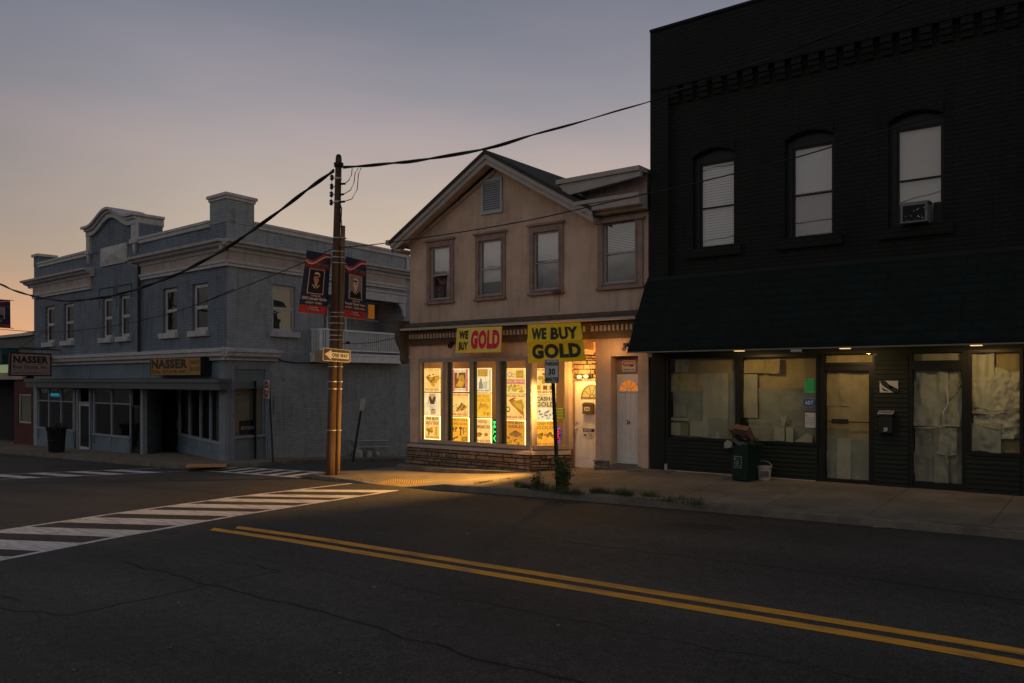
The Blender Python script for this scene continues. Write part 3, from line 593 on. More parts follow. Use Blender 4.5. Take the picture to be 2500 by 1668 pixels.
def blue_shop():
    ub = lambda x, y=900, n=0: BF.px(B(x, y), n)[0]
    # panels above the canopy
    mb = MB(BF); mb.box(UL, -.3, 1.99, 2.6, -.2, .0)
    for x in (810, 1280): u = ub(x, 430); mb.box(u-.02, u+.02, 2.0, 2.6, .001, .012)
    mb.box(ub(1860, 430), ub(1970, 430), 2.05, 2.5, .001, .02); mb.build('fascia_panel', m_bluepanel, R_)
    # canopy
    mb = MB(BF); mb.box(ub(320, 545), ub(1970, 555, .45), 1.84, 1.97, .004, .5); mb.box(ub(320, 545)+.02, ub(1970, 555, .45)-.03, 1.60, 1.835, .004, .44); mb.build('canopy', mat('grey_canopy', (.10, .105, .115), .6, .2, 3), R_)
    # storefront floor line follows the pavement
    zb = -1.35
    uE = ub(1275, 900)         # post beside the entry
    mb = MB(BF); mb.box(uE-.09, uE+.09, zb, 1.6, -.15, .03); mb.box(UL, UL+.42, zb, 1.99, -.2, .02); mb.build('shop_post', m_bluepost, R_)
    # left shop: two window groups and a door
    def glazing(x0, x1, mull, sill_v, name='shop_window'):
        u0, u1 = ub(x0), ub(x1); f = MB(BF); f.box(u0, u0+.07, sill_v, 1.6, -.12, -.02); f.box(u1-.07, u1, sill_v, 1.6, -.12, -.02); f.box(u0, u1, sill_v-.08, sill_v, -.12, .03); f.box(u0+.07, u1-.07, 1.52, 1.6, -.12, -.03); f.box(u0+.07, u1-.07, .95, 1.0, -.1, -.03)
        for x in mull: u = ub(x); f.box(u-.04, u+.04, sill_v, 1.52, -.12, -.02)
        w = f.build(name, m_bluepost, R_)
        MB(BF).quad([(u0, sill_v, -.07), (u1, sill_v, -.07), (u1, 1.58, -.07), (u0, 1.58, -.07)]).build('pane', m_glassdark, w)
        MB(BF).sheet(u0+.05, u1-.05, .98, 1.55, -.16, .02, x0, .5, 2).build('transom_shade', m_curtain, w)
        mb = MB(BF); mb.box(u0, u1, zb, sill_v-.085, -.1, -.02)
        for x in [x0+10]+list(mull)+[x1-10]: u = ub(x); mb.box(u-.035, u+.035, zb+.3, sill_v-.1, -.019, .008)
        mb.box(u0, u1, zb, -.72 if x0 > 600 else -.85, -.018, .02); mb.build('stall_riser', m_bluepanel, R_)
        return w, u0, u1
    w1, a0, a1 = glazing(335, 665, (430, 540, 650), -.25)
    mb = MB(BF); u = ub(495, 640, -.1); [mb.box(u-.5+.11*i, u-.5+.11*i+.07, 1.22+.02*(i % 2), 1.34-.02*(i % 3), -.105, -.1) for i in range(9)]; mb.box(u-.5, u+.48, 1.19, 1.205, -.105, -.1); tag(mb.build('neon_sign', glow('cyan_glow', (.02, .5, .65), .8)), 'small cyan glowing neon strip in the far left storefront window', 'neon sign')
    # blinds and shapes inside
    MB(BF).box(a0, a1, zb, 1.6, -1.9, -1.85).build('shop_interior', m_dark, R_)
    # door
    d0, d1 = ub(685), ub(805); mb = MB(BF); mb.box(d0, d0+.1, zb, 1.6, -.14, .0); mb.box(d1-.1, d1, zb, 1.6, -.14, .0); mb.box(d0+.1, d1-.1, .92, 1.0, -.14, -.01); mb.build('door_surround', m_bluepost, R_)
    def door(u0, u1, v0, v1, n, fm, handle_right=False, pl=BF, root=R_, fw=.1):
        mb = MB(pl); mb.box(u0, u0+fw, v0, v1, n-.05, n); mb.box(u1-fw, u1, v0, v1, n-.05, n); mb.box(u0+fw, u1-fw, v0, v0+fw*1.8, n-.05, n); mb.box(u0+fw, u1-fw, v1-fw, v1, n-.05, n)
        d = mb.build('door', fm, root); MB(pl).quad([(u0+fw*.8, v0+fw, n-.03), (u1-fw*.8, v0+fw, n-.03), (u1-fw*.8, v1-fw*.8, n-.03), (u0+fw*.8, v1-fw*.8, n-.03)]).build('pane', m_glassdark, d)
        hu = u1-fw*.5 if handle_right else u0+fw*.5; mb = MB(pl); mb.tube([(hu, v0+.9, n), (hu, v0+.9, n+.06), (hu, v0+1.25, n+.06), (hu, v0+1.25, n)], .014, 6, mapped=True); mb.build('door_handle', m_metal, d); return d
    door(d0+.1, d1-.1, -1.12, .92, -.06, m_bluetrim)
    w2, b0, b1 = glazing(832, 1165, (992,), -.3)
    door(ub(1165), ub(1250), -1.0, .95, -.06, m_blackframe)
    MB(BF).box(a1, uE, zb, 1.6, -1.9, -1.85).build('shop_interior', m_dark, R_)
    # recessed corner entry: return wall, door, slanted window wall
    q0 = BF.map(uE+.09, 0, 0).to_2d(); D0 = ground_pt(B(1500, 1163), lambda x, y: swb(x, y)+.04).to_2d(); D1 = ground_pt(B(1600, 1182), lambda x, y: swb(x, y)+.04).to_2d(); E1 = BF.map(-.35, 0, 0).to_2d()
    for (pa, pb, nm, ribs) in ((q0, D0, 'entry_wall', 1),):
        pl = Plane(pa, pb-pa); L_ = (pb-pa).length; mb = MB(pl); mb.box(0, L_, zb, 1.9, -.05, 0)
        for i in range(9): mb.box(L_*(i+.2)/9, L_*(i+.65)/9, zb, 1.6, .001, .02)
        mb.build(nm, m_bluepost, R_)
    pl = Plane(D0, D1-D0); L_ = (D1-D0).length; door(0.02, L_-.02, -.95, 1.12, -.02, m_bluepost, True, pl, fw=.08); MB(pl).box(0, L_, 1.13, 1.9, -.1, 0).build('door_head', m_bluepanel, R_)
    pl = Plane(D1, E1-D1); L_ = (E1-D1).length; f = MB(pl); sv = -.2
    for t in (0, .27, .54, .76, 1): f.box(L_*t-.04, L_*t+.04, zb, 1.62, -.08, .0)
    f.box(0, L_, sv-.08, sv, -.08, .04); f.box(0, L_, 1.55, 1.9, -.08, .01)
    w = f.build('entry_window', m_bluepost, R_); MB(pl).quad([(0, sv, -.05), (L_, sv, -.05), (L_, 1.56, -.05), (0, 1.56, -.05)]).build('pane', m_glassref_dim, w)
    MB(pl).box(0, L_, zb, sv-.09, -.07, -.02).box(0, L_, zb, -.62, -.019, .03).build('stall_riser', m_bluepanel, R_)
    for t0, t1, mt in ((.04, .25, m_curtain), (.78, .97, m_paper3)): MB(pl).sheet(L_*t0, L_*t1, sv, 1.5, -.2, .03, 3, .5, 5).build('curtain_or_dark_room', mt, w)
    MB(pl).box(0, L_, zb, 1.9, -1.2, -1.15).build('shop_interior', m_dark, R_)
    MB(BF).box(uE, -.3, 1.9, 1.985, -2.5, -.2).build('entry_ceiling', m_bluepanel, R_)
    # fluted corner pilasters
    mb = MB(BF); ribbed(mb, -.42, .0, zb, 2.6, -.05, .02, 6); mb.build('corner_pilaster', m_bluepost, R_)
    mb = MB(BS); ribbed(mb, .0, .30, zb, 2.6, -.05, .02, 4); us1 = BS.px(C4(655, 900))[0]; us0 = BS.px(C4(605, 900))[0]; ribbed(mb, us0, us1, zb, 2.3, -.05, .03, 3); ribbed(mb, .30, us1, 2.3, 2.6, -.05, .021, 22); mb.build('pilaster', m_bluepost, R_)
    # side display window
    a = BS.px(C4(292, 700))[0]; b = BS.px(C4(600, 700))[0]; vt = BS.px(C4(430, 403))[1]; vb = BS.px(C4(430, 880))[1]
    mb = MB(BS); mb.box(a, b, vt+.02, 2.3, -.1, -.01); mb.box(a+.04, (a+b)/2-.01, vt+.5, 2.24, -.009, .01); mb.box((a+b)/2+.01, b-.04, vt+.5, 2.24, -.009, .01); mb.box(a, b, vt-.02, vt+.03, -.009, .04); mb.build('wall_panel', m_blues2, R_)
    f = MB(BS); f.box(a, a+.04, vb, vt, -.12, -.02); f.box(b-.06, b, vb, vt, -.12, -.02); f.box(a, b, vb-.08, vb, -.12, .04); w = f.build('shop_window', m_bluepost, R_)
    MB(BS).quad([(a, vb, -.06), (b, vb, -.06), (b, vt, -.06), (a, vt, -.06)]).build('pane', m_glass, w); MB(BS).box(a+.03, b-.05, vb, vt, -.12, -.1).build('roller_shade', m_shade, w)
    mb = MB(BS); mb.box(a, b, zb-.3, vb-.085, -.1, -.02); mb.box(a, b, zb-.3, -.62, -.019, .015); mb.build('riser', m_blues2, R_)
    c = area(BS, C4(362, 732), C4(503, 858)); s_ = MB(BS); s_.box(c[0], c[1], c[2], c[3], -.055, -.03, 0); s_.text('BEYNON', c[0]+.03, c[1]-.03, c[2]+(c[3]-c[2])*.32, c[2]+(c[3]-c[2])*.56, -.026, 1)
    tag(s_.build('window_sign', [m_signblack, m_bluetrim]), 'small black BEYNON sign standing in the olive-shaded side window', 'sign')
    return a
m_blues2 = mat('grey_blue_panel', (.155, .185, .19), .7, .15, 2, .1, 40)
m_glassref_dim = glass('entry_glass', .22, (.7, .75, .75))
blue_shop()
# roof and back of the corner building so it is solid
mb = MB(); q = [BF.map(UL, 0, -.02), BF.map(-.02, 0, -.02), BS.map(13.4, 0, -.02), Vector((-44, 31, 0))]; mb.F([mb.V(p.x, p.y, 6.9) for p in q]); a = [mb.V(p.x, p.y, ZB) for p in q]; b = [mb.V(p.x, p.y, 6.9) for p in q]
mb.F([a[2], a[3], b[3], b[2]]); mb.F([a[3], a[0], b[0], b[3]]); mb.build('roof', m_darkmetal, R_)
mb = MB(BF); mb.box(UL-.005, UL+.1, ZB, 7.3, -14, -.01); mb.build('party_wall', m_bluef, R_)
# black wall cable
mb = MB(BS); mb.tube([(BS.px(C3(x, y))[0], BS.px(C3(x, y))[1], .05) for x, y in ((715, 1200), (725, 1222), (780, 1245), (900, 1262), (1100, 1262), (1300, 1268))], .02, 5, mapped=True); u, v = BS.px(C3(715, 1195)); mb.ball(BS.map(u, v, .08), .06); tag(mb.build('wall_cable', m_cable), 'black cable sagging along the grey-blue side wall below the cornice end', 'cable')

# box sign and projecting sign
def box_sign():
    c = [BF.map(*BF.px(p, .42), .42) for p in (B(1352, 500), B(1797, 497), B(1797, 340), B(1350, 353))]
    f = bil(c, BF.n); mb = MB(f); mb.quad([(0, 0, 0), (1, 0, 0), (1, 1, 0), (0, 1, 0)], 0)
    nn = thing('shop_sign', c[0], 'yellow box sign reading NASSER REAL ESTATE INC. above the corner entry', 'sign')
    mb.build('sign_face', mat('sign_yellow', (.36, .18, .03), .5, .1, 5), nn)
    mb = MB(f); mb.text('NASSER', .02, .755, .38, .95, .004, 0, .06); mb.text('REAL ESTATE INC.', .02, .755, .09, .30, .004, 0, .02); mb.box(.785, .79, .05, .95, .002, .004); mb.text('342-4115', .81, .985, .60, .85, .004, 0, .02); mb.text('561-5155', .81, .985, .22, .48, .004, 0, .02); mb.build('lettering', m_signblack, nn)
    mb = MB(f); mb.box(-.005, 1.005, -.02, 0, -.4, .01); mb.box(-.005, 1.005, 1, 1.02, -.4, .01); mb.box(-.008, 0, 0, 1, -.4, .01); mb.box(1, 1.008, 0, 1, -.4, .01); mb.build('housing', m_darkmetal, nn)
box_sign()
def proj_sign():
    att = BF.map(*BF.px(B(540, 287)), 0); pl = Plane((att.x, att.y), (0.0, 1)); q = pq(pl, [B(88, 502), B(456, 505), B(456, 312), B(95, 300)]); f = bil(q, pl.n)
    nn = thing('projecting_sign', (att.x, att.y, q[0].z), 'pale projecting sign with dark red NASSER lettering hung over the pavement', 'sign')
    mb = MB(f); mb.box(0, 1, 0, 1, -.12, 0); mb.build('sign_face', mat('sign_pale', (.40, .32, .28), .6, .1, 5), nn)
    m_ = mat('sign_maroon', (.055, .01, .012), .6, .1, 5)
    mb = MB(f); mb.box(-.015, 0.02, -.03, 1.03, -.14, .02); mb.box(.98, 1.015, -.03, 1.03, -.14, .02); mb.box(.02, .98, .97, 1.03, -.14, .02); mb.box(.02, .98, -.03, .03, -.14, .02); mb.build('sign_frame', m_, nn)
    mb = MB(f); mb.text('NASSER', .07, .93, .56, .88, .005, 0, .05); mb.text('Real Estate, Inc.', .07, .93, .28, .47, .005, 0, .02); mb.text('www.NasserRealEstate.com', .07, .93, .08, .19, .005); mb.box(.07, .93, .505, .515, .003, .005); mb.box(.07, .93, .235, .245, .003, .005); mb.build('lettering', m_, nn)
    u0 = pl.px(B(60, 260))[0]; z = pl.px(B(300, 268))[1]; mb = MB(pl); mb.tube([(u0, z, -.06), (0, z, -.06)], .03, 6, mapped=True); mb.tube([(u0*.75, z+.06, -.06), (u0*.2, z+.06, -.06)], .02, 6, mapped=True)
    for t in (.92, .35): mb.tube([(u0*t, z, -.06), (u0*t, q[3].z-.02, -.06)], .012, 5, mapped=True)
    mb.tube([(u0*.8, z, -.06), (0, z+1.2, -.06)], .008, 4, mapped=True); mb.build('bracket', m_darkmetal, nn)
proj_sign()

# ================================================================ LOW RED BUILDING at the far left
def left_shop():
    nn = thing('red_brick_shop', BF.map(UL-4, -1.2, 0), 'low red brick shop with green awning at the left edge of the photo', 'building')
    m_red = mat('dark_red_brick', (.115, .035, .027), .85, .25, 2, .5, 30, brick=('X', .22, .075), mortar=.5); m_gr = mat('speckled_render', (.13, .135, .125), .9, .4, 14, .3, 40)
    x0 = -UL+0.0; U = lambda x, y: BF.px(B(x, y))[0]; top = BF.px(A(150, 1352))[1]
    e = UL-.02; wn = area(BF, B(165, 668), B(278, 935)); dd = U(130, 900)
    mb = MB(BF); mb.wall(U(130, 900), e, -2, 1.95, [[wn[0], wn[1]-.0, wn[2], wn[3], .12]]); mb.build('brick_wall', m_red, nn)
    mb = MB(BF); mb.box(e-22, e, 2.75, top-.08, -8, -.05); mb.box(e-22, e, 1.95, 2.02, -8, -.05); mb.build('wall', m_gr, nn)
    mb = MB(BF); mb.box(e-22, e, top-.08, top+.05, -8.1, .1); mb.build('coping', m_bluetrim, nn)
    mb = MB(BF); mb.box(e-22, e-1.1, 1.97, 2.72, -.04, .12); mb.build('white_fascia', m_frieze, nn)
    mb = MB(BF); mb.prism([(e-22, 2.72), (e-1.9, 2.72), (e-1.9, 3.2), (e-2.2, 3.5), (e-22, 3.5)], -.04, .75); mb.build('awning', mat('green_awning', (.012, .06, .045), .7, .2, 3), nn)
    mb = MB(BF); mb.box(e-9, e-2.0, 2.3, 2.7, .15, .22); mb.build('light_panel', glow('pale_green_glow', (.30, .36, .20), .55), nn)
    w = window(BF, nn, wn[0], wn[1], wn[2], wn[3], -.04, m_bluetrim, m_glass, .07, 0, back=m_shade, dep=.06)
    mb = MB(BF); mb.box(e-22, dd-.02, -2, 1.95, -1.6, -1.5); mb.box(dd-.1, dd-.02, -2, 1.95, -1.5, -.01); mb.build('recessed_entry', m_dark, nn)
    mb = MB(BF); mb.box(dd-1.9, dd-.5, -1.0, 1.2, -1.49, -1.42); mb.build('door', m_browntrim, nn)
    nn2 = thing('brown_roof_house', BF.map(UL-5, -1.5, -22), 'brown hipped roof rising behind the low red brick shop', 'building')
    r0 = ray(A(90, 1262)); t = 58; q = CAMP+r0*t; z0, z1 = q.z-1.5, q.z
    pl = Plane((q.x, q.y), (1, 0)); mb = MB(pl); mb.box(-12, 12, -2, z0, -8, 0); mb.build('wall', m_red, nn2)
    mb = MB(pl); a = [mb.V(*p) for p in ((-13, z0, 1), (13, z0, 1), (13, z0, -9), (-13, z0, -9))]; b = [mb.V(-6, z1, -4), mb.V(8, z1-.1, -4)]
    mb.F([a[0], a[1], b[1], b[0]]); mb.F([a[1], a[2], b[1]]); mb.F([a[2], a[3], b[0], b[1]]); mb.F([a[3], a[0], b[0]]); mb.build('roof', mat('brown_roof', (.10, .055, .04), .9, .25, 3), nn2)
left_shop()
# ================================================================ GOLD SHOP
G_ = thing('gold_shop', (-12, 15.8, -.4), 'two-storey beige stucco gabled shop with glowing posters in its windows', 'building')
m_warmroom = mat('warm_plaster', (.42, .26, .14), .9, .15, 2)
def arc_door(pl, root, u0, u1, v0, v1, n, fanmat, side_left, rootname='door', label=None):
    """panelled door with a half-round fan light"""
    W_ = u1-u0; H_ = v1-v0; mb = MB(pl); mb.box(u0, u1, v0, v1, n-.05, n)
    for (a, b, c, d) in ((.17, .43, .13, .40), (.57, .83, .13, .40), (.17, .43, .47, .80), (.57, .83, .47, .80)):
        x0, x1, y0, y1 = u0+W_*a, u0+W_*b, v0+H_*c, v0+H_*d
        mb.box(x0, x1, y0, y0+.015, n+.001, n+.012); mb.box(x0, x1, y1-.015, y1, n+.001, n+.012); mb.box(x0, x0+.015, y0+.015, y1-.015, n+.001, n+.012); mb.box(x1-.015, x1, y0+.015, y1-.015, n+.001, n+.012); mb.box(x0+.05, x1-.05, y0+.05, y1-.05, n+.001, n+.008)
    d = mb.build(rootname, m_doorwhite, root)
    if label: d['label'] = label
    cx, cy, r = u0+W_*.55, v0+H_*.815, W_*.31; rv = W_*.31
    g = MB(pl); g.F([g.V(cx+r*math.cos(t), cy+rv*math.sin(t), n+.004) for t in [math.pi*i/18 for i in range(19)]]); g.build('fan_light', fanmat, d)
    mb = MB(pl)
    for i in range(18):
        t0, t1 = math.pi*i/18, math.pi*(i+1)/18
        for r0, r1 in ((1.0, 1.12), (.2, .27)): mb.prism([(cx+r*r0*math.cos(t0), cy+rv*r0*math.sin(t0)), (cx+r*r1*math.cos(t0), cy+rv*r1*math.sin(t0)), (cx+r*r1*math.cos(t1), cy+rv*r1*math.sin(t1)), (cx+r*r0*math.cos(t1), cy+rv*r0*math.sin(t1))], n+.001, n+.02)
    for t in (.2, .4, .6, .8):
        t *= math.pi; e = .03; mb.prism([(cx+r*.27*math.cos(t-e*2), cy+rv*.27*math.sin(t-e*2)), (cx+r*math.cos(t-e), cy+rv*math.sin(t-e)), (cx+r*math.cos(t+e), cy+rv*math.sin(t+e)), (cx+r*.27*math.cos(t+e*2), cy+rv*.27*math.sin(t+e*2))], n+.005, n+.016)
    mb.box(cx-r*1.14, cx+r*1.14, cy-.035, cy, n+.001, n+.02); mb.build('fan_light_grille', m_doorwhite if 'orange' in fanmat.name else mat('fan_grille', (.22, .13, .05), .6, .1, 4), d)
    hu = u0+.06 if side_left else u1-.06; mb = MB(pl); h = v0+H_*.45
    mb.tube([(hu, h, n), (hu, h, n+.06)], [.022, .012], 8, mapped=True); mb.ball(pl.map(hu, h, n+.075), .03); mb.tube([(hu, h+.14, n), (hu, h+.14, n+.02)], .028, 8, mapped=True); mb.build('door_handle', m_metal, d)
    return d
def gold():
    XL, XR = -15.66, -8.42
    # upper windows
    W4 = []
    for (a, b, c, d) in ((C6(205, 1283), C6(425, 1280), C6(205, 780), 0), (C6(592, 1255), C6(838, 1240), C6(592, 725), 0), (C6(1022, 1212), C6(1300, 1195), C6(1025, 655), 0), (C6(1565, 1170), C6(1938, 1168), C6(1580, 632), 0)):
        u0, v0 = FP.px(a); u1 = FP.px(b)[0]; v1 = FP.px(c)[1]; W4.append([u0, u1, v0, v1])
    holes = [[u0+.14, u1-.13, v0+.10, v1-.2, .15] for u0, u1, v0, v1 in W4]; holes[3] = [W4[3][0]+.17, W4[3][1]-.2, W4[3][2]+.12, W4[3][3]-.04, .15]
    holes = [[h[0], h[1], h[2], min(h[3], 5.585), h[4]] for h in holes]; mb = MB(FP); mb.wall(XL, XR, 2.9, 5.60, holes)
    pk = (-12.70, 7.22); e0 = 5.60
    mb.prism([(XL, e0), (-9.66, e0), pk], -.2, 0); mb.build('wall', m_stucco, G_)
    mb = MB(); mb.mp = lambda a, b, c=0: Vector((a, b, c))
    mb.box(XL, XL+.2, 15.81, 27, -.9, 6.0); mb.box(XR-.2, XR, 15.81, 27, 2.9, 6.1); mb.box(XL, XR, 26.8, 27, -.9, 6.0); mb.box(XL, XR, 15.9, 26.8, 2.85, 2.9); mb.build('walls', m_stucco, G_)
    mb = MB(FP); g = area(FP, C6(645, 575), C6(810, 268)); g = [g[0], g[1], FP.px(C6(645, 575))[1], FP.px(C6(645, 300))[1]]
    mb.box(g[0], g[1], g[2], g[2]+.07, .003, .05); mb.box(g[0], g[1], g[3]-.07, g[3], .003, .05); mb.box(g[0], g[0]+.06, g[2]+.07, g[3]-.07, .003, .05); mb.box(g[1]-.06, g[1], g[2]+.07, g[3]-.07, .003, .05)
    vt = mb.build('gable_vent', mat('vent_white', (.42, .44, .46), .6, .08, 5), G_)
    mb = MB(FP); k = 13
    for i in range(k): z = g[2]+.07+(g[3]-g[2]-.14)*i/k; mb.quad([(g[0]+.06, z, .045), (g[1]-.06, z, .045), (g[1]-.06, z+.055, .012), (g[0]+.06, z+.055, .012)])
    mb.build('louvre', mat('vent_slat', (.36, .39, .41), .6, .08, 5), vt); MB(FP).box(g[0]+.05, g[1]-.05, g[2]+.05, g[3]-.05, .002, .006).build('backing', m_dark, vt)
    # window casings and sashes
    for i, ((u0, u1, v0, v1), h) in enumerate(zip(W4, holes)):
        mb = MB(FP); a, b, c, d = h[:4]; mb.box(u0+.02, a, v0+.03, v1-.05, .003, .05); mb.box(b, u1-.02, v0+.03, v1-.05, .003, .05); mb.box(a, b, d, v1-.05, .003, .05); mb.box(a, b, v0+.03, c, .003, .05)
        mb.box(u0-.03, u1+.03, v1-.05, v1, .003, .10); mb.box(u0-.01, u1+.01, v0-.02, v0+.03, .003, .09)
        mb.box(a-.04, a, c-.03, d+.03, .051, .07); mb.box(b, b+.04, c-.03, d+.03, .051, .07); mb.box(a, b, c-.03, c, .051, .07)
        cs = mb.build('window_casing', m_browntrim, G_)
        bl = [[(.48, 1, m_blind)], [(.24, 1, m_blind)], [(.52, 1, m_blind)], [(0, 1, mat('grey_blind', (.09, .08, .075), .8, .1, 4)), (.5, 1, m_blind)]][i]
        w = window(FP, cs, a+.005, b-.005, c+.005, d-.005, -.02, mat('sash_grey', (.40, .37, .38), .5, .1, 4), glass('upper_glass', .13, (.8, .8, .8)), .035, [.46, .48, .47, .49][i], blind=bl, slats=.035 if i > 1 else None, back=m_dark, dep=.11)
        if i in (0, 2): MB(FP).sheet(a+.2, b-.04, c+.05, c+(d-c)*.42, -.09, .015, i, .5, 7).build('net_curtain', mat('net_curtain', (.07, .07, .075), .9, .2, 5), w)
    # rust stain bracket under the third window
    mb = MB(FP); b = FP.px(C6(1260, 1190)); mb.box(b[0]-.1, b[0]+.1, b[1]-.03, b[1]+.04, .09, .14); mb.box(b[0]-.012, b[0]+.0, b[1]-.45, b[1]-.03, .002, .008); mb.build('rusty_bracket', m_cornice, G_)
    # gable roof with rakes
    P = (-12.68, 7.48); L = (-16.02, 5.60); Rf = (-9.60, 5.68)
    def slab(a, b, th, n0, n1, mb): mb.prism([(a[0], a[1]), (b[0], b[1]), (b[0], b[1]+th), (a[0], a[1]+th)], n0, n1)
    mb = MB(FP); slab(L, P, .10, -11.5, .44, mb); slab(P, Rf, .10, -11.5, .44, mb); rf = mb.build('roof', m_shingle, G_)
    mb = MB(FP)
    for o, n1, a, b in ((-.11, .42, .0, .1), (-.24, .38, -.13, -.0)):
        slab((L[0]+.02, L[1]+a*0-.0+o), (P[0], P[1]+o), .108 if o > -.2 else .125, n1-.045, n1, mb); slab((P[0], P[1]+o), (Rf[0], Rf[1]+o), .108 if o > -.2 else .125, n1-.045, n1, mb)
    mb.build('rake_board', m_fascia, rf)
    mb = MB(FP); slab((L[0]+.03, L[1]-.16), (P[0], P[1]-.16), .04, .003, .37, mb); slab((P[0], P[1]-.16), (Rf[0], Rf[1]-.16), .04, .003, .37, mb); slab((XL-.03, 5.52), (P[0], P[1]-.40), .09, .003, .06, mb); mb.build('soffit', mat('soffit_tan', (.44, .36, .30), .8, .15, 4), rf)
    mb = MB(FP); mb.box(L[0]-.12, L[0]+.0, L[1]-.02, L[1]+.11, -11, .46); mb.box(L[0]+.0, XL, L[1]-.2, L[1]-.16, -11, .38); mb.build('eave_gutter', m_fascia, rf)
    # flat roofed addition on the right
    top = FP.px(C6(1600, 232), .4)[1]; xa = FP.px(C6(1240, 320), .4)[0]
    mb = MB(FP); mb.box(xa, XR+.02, top-.10, top, -8, .45); mb.prism([(xa+.25, 6.12), (XR+.02, 6.28), (XR+.02, top-.101), (xa+.05, top-.101)], .30, .40); mb.build('flat_roof_edge', m_fascia, G_)
    mb = MB(FP); mb.prism([(-9.55, 5.61), (XR, 5.61), (XR, top-.105), (xa+.25, top-.105)], -6, .06); mb.build('clerestory_wall', m_browntrim, G_)
    mb = MB(FP); mb.box(-10.0, XR+.02, 5.85, 5.93, .061, .47); mb.box(-9.86, XR+.02, 5.69, 5.849, .061, .43); mb.box(-9.72, XR+.02, 5.62, 5.689, .01, .25); mb.build('eave', m_fascia, G_)
    # shop cornice
    mb = MB(FP); cl = -15.80; cr = -8.45
    mb.sweep([(.003, 3.46), (.22, 3.40), (.32, 3.36), (.32, 3.30), (.003, 3.30)], cl, cr); mb.sweep([(.003, 2.85), (.07, 2.85), (.09, 2.92), (.10, 3.06), (.16, 3.10), (.16, 3.21), (.003, 3.21)], cl+.08, cr)
    mb.box(cl-.12, cl+.12, 3.22, 3.52, .003, .40)
    k = 62; m_dentil = mat('dentil_wood', (.42, .35, .29), .8, .2, 5)
    cn = mb.build('shop_cornice', m_cornice, G_)
    mb = MB(FP); mb.box(cl+.1, cr-.1, 3.245, 3.298, .2, .37); mb.build('gutter', m_gutter, cn)
    mb = MB(FP)
    for i in range(k):
        u = cl+.3+(cr-cl-.5)*i/k
        if -9.95 < u < -9.8: continue
        MB(FP).box(u, u+.05, 3.02, 3.14, .161, .20).build('dentil', m_dentil, cn)
    mb = MB(FP)
    prof = [(0, 3.2), (.36, 3.2), (.36, 3.05), (.30, 2.9), (.2, 2.78), (.16, 2.6), (.17, 2.45), (.1, 2.36), (0, 2.36)]
    mb.sweep([(n, v) for n, v in prof], cl-.09, cl+.09); mb.build('scroll_bracket', m_cornice, cn)
    # storefront wall and frame
    fl, fr = FP.px(C7(165, 800))[0], FP.px(C7(1178, 800))[0]; vt, vb = 2.49, .24
    mb = MB(FP); mb.wall(XL, fr+.12, .0, 2.85, [[fl, fr, vb, vt, .2]]); mb.box(fr+.12, -10.0, 2.62, 2.85, -.3, .0); mb.build('shopfront_wall', m_stucco, G_)
    cuts = [C7(395, 800), C7(418, 800), C7(640, 800), C7(663, 800), C7(890, 800), C7(915, 800)]; cu = [FP.px(c)[0] for c in cuts]
    mb = MB(FP); mb.box(fl, fr, vt-.10, vt, -.1, .03); mb.box(fl, fr, vb, vb+.09, -.1, .05); mb.box(fl, fl+.06, vb+.09, vt-.10, -.1, .02); mb.box(fr-.04, fr+.12, vb-.02, vt, -.1, .025)
    for a, b in ((cu[0]-.03, cu[1]), (cu[2], cu[3]), (cu[4], cu[5])): mb.box(a, b, vb+.09, vt-.10, -.1, .02)
    sf = mb.build('shop_window', m_alu, G_); MB(FP).quad([(fl, vb, -.04), (fr, vb, -.04), (fr, vt, -.04), (fl, vt, -.04)]).build('pane', m_glassshop, sf)
    # dark green inner sashes
    mb = MB(FP)
    for u in (FP.px(C7(196, 800), -.1)[0], cu[0]-.07, cu[1]+.02, cu[1]+.08, cu[3]+.01, cu[4]-.07, cu[5]+.02, cu[5]+.09): mb.box(u, u+.04, vb+.09, vt-.1, -.13, -.06)
    mb.build('inner_sash', mat('olive_sash', (.05, .055, .03), .6, .2, 5), sf)
    # slanted window wall towards the recessed door
    c0 = (fr+.12, 15.8); c1 = (-10.86, 16.52); SP = Plane(c0, (c1[0]-c0[0], c1[1]-c0[1])); SL = (Vector(c1)-Vector(c0)).length
    mb = MB(SP); mb.wall(0, SL, -.1, 2.85, [[.06, SL-.10, vb, vt, .2]]); mb.build('slanted_wall', m_stucco, G_)
    mb = MB(SP); mb.box(.06, SL-.1, vt-.08, vt, -.1, .03); mb.box(.06, SL-.1, vb, vb+.09, -.1, .05); mb.box(.0, .13, vb+.09, vt-.08, -.1, .02); mb.box(SL-.2, SL-.1, vb+.09, vt-.08, -.1, .02); s5 = mb.build('window', m_alu, G_)
    MB(SP).quad([(.06, vb, -.04), (SL-.1, vb, -.04), (SL-.1, vt, -.04), (.06, vt, -.04)]).build('pane', m_glassshop, s5)
    # door recess: door in the plane Y = 16.5, jamb pier, soffit
    DP = Plane((0, 16.52), (1, 0)); d0 = DP.px(C8(460, 1000))[0]; d1 = d0+.93; dv0, dv1 = -.20, 1.90
    mb = MB(DP); mb.box(-10.86, d0, -.3, 2.9, -.1, 0); mb.box(d1, -9.0, -.3, 2.9, -.1, 0); mb.box(d0, d1, 2.521, 2.9, -.1, .0); mb.build('recess_wall', m_stucco, G_)
    mb = MB(DP); mb.box(d0, d1, dv1+.06, 2.52, -.1, -.02); mb.build('door_head', mat('brown_slab', (.16, .11, .075), .9, .45, 5, .6, 20), G_)
    arc_door(DP, G_, d0+.03, d1-.03, dv0, dv1, -.03, glow('fan_glow_yellow', (.85, .52, .08), .9), True, label='recessed white door under the lamp with mailbox and camera notice')
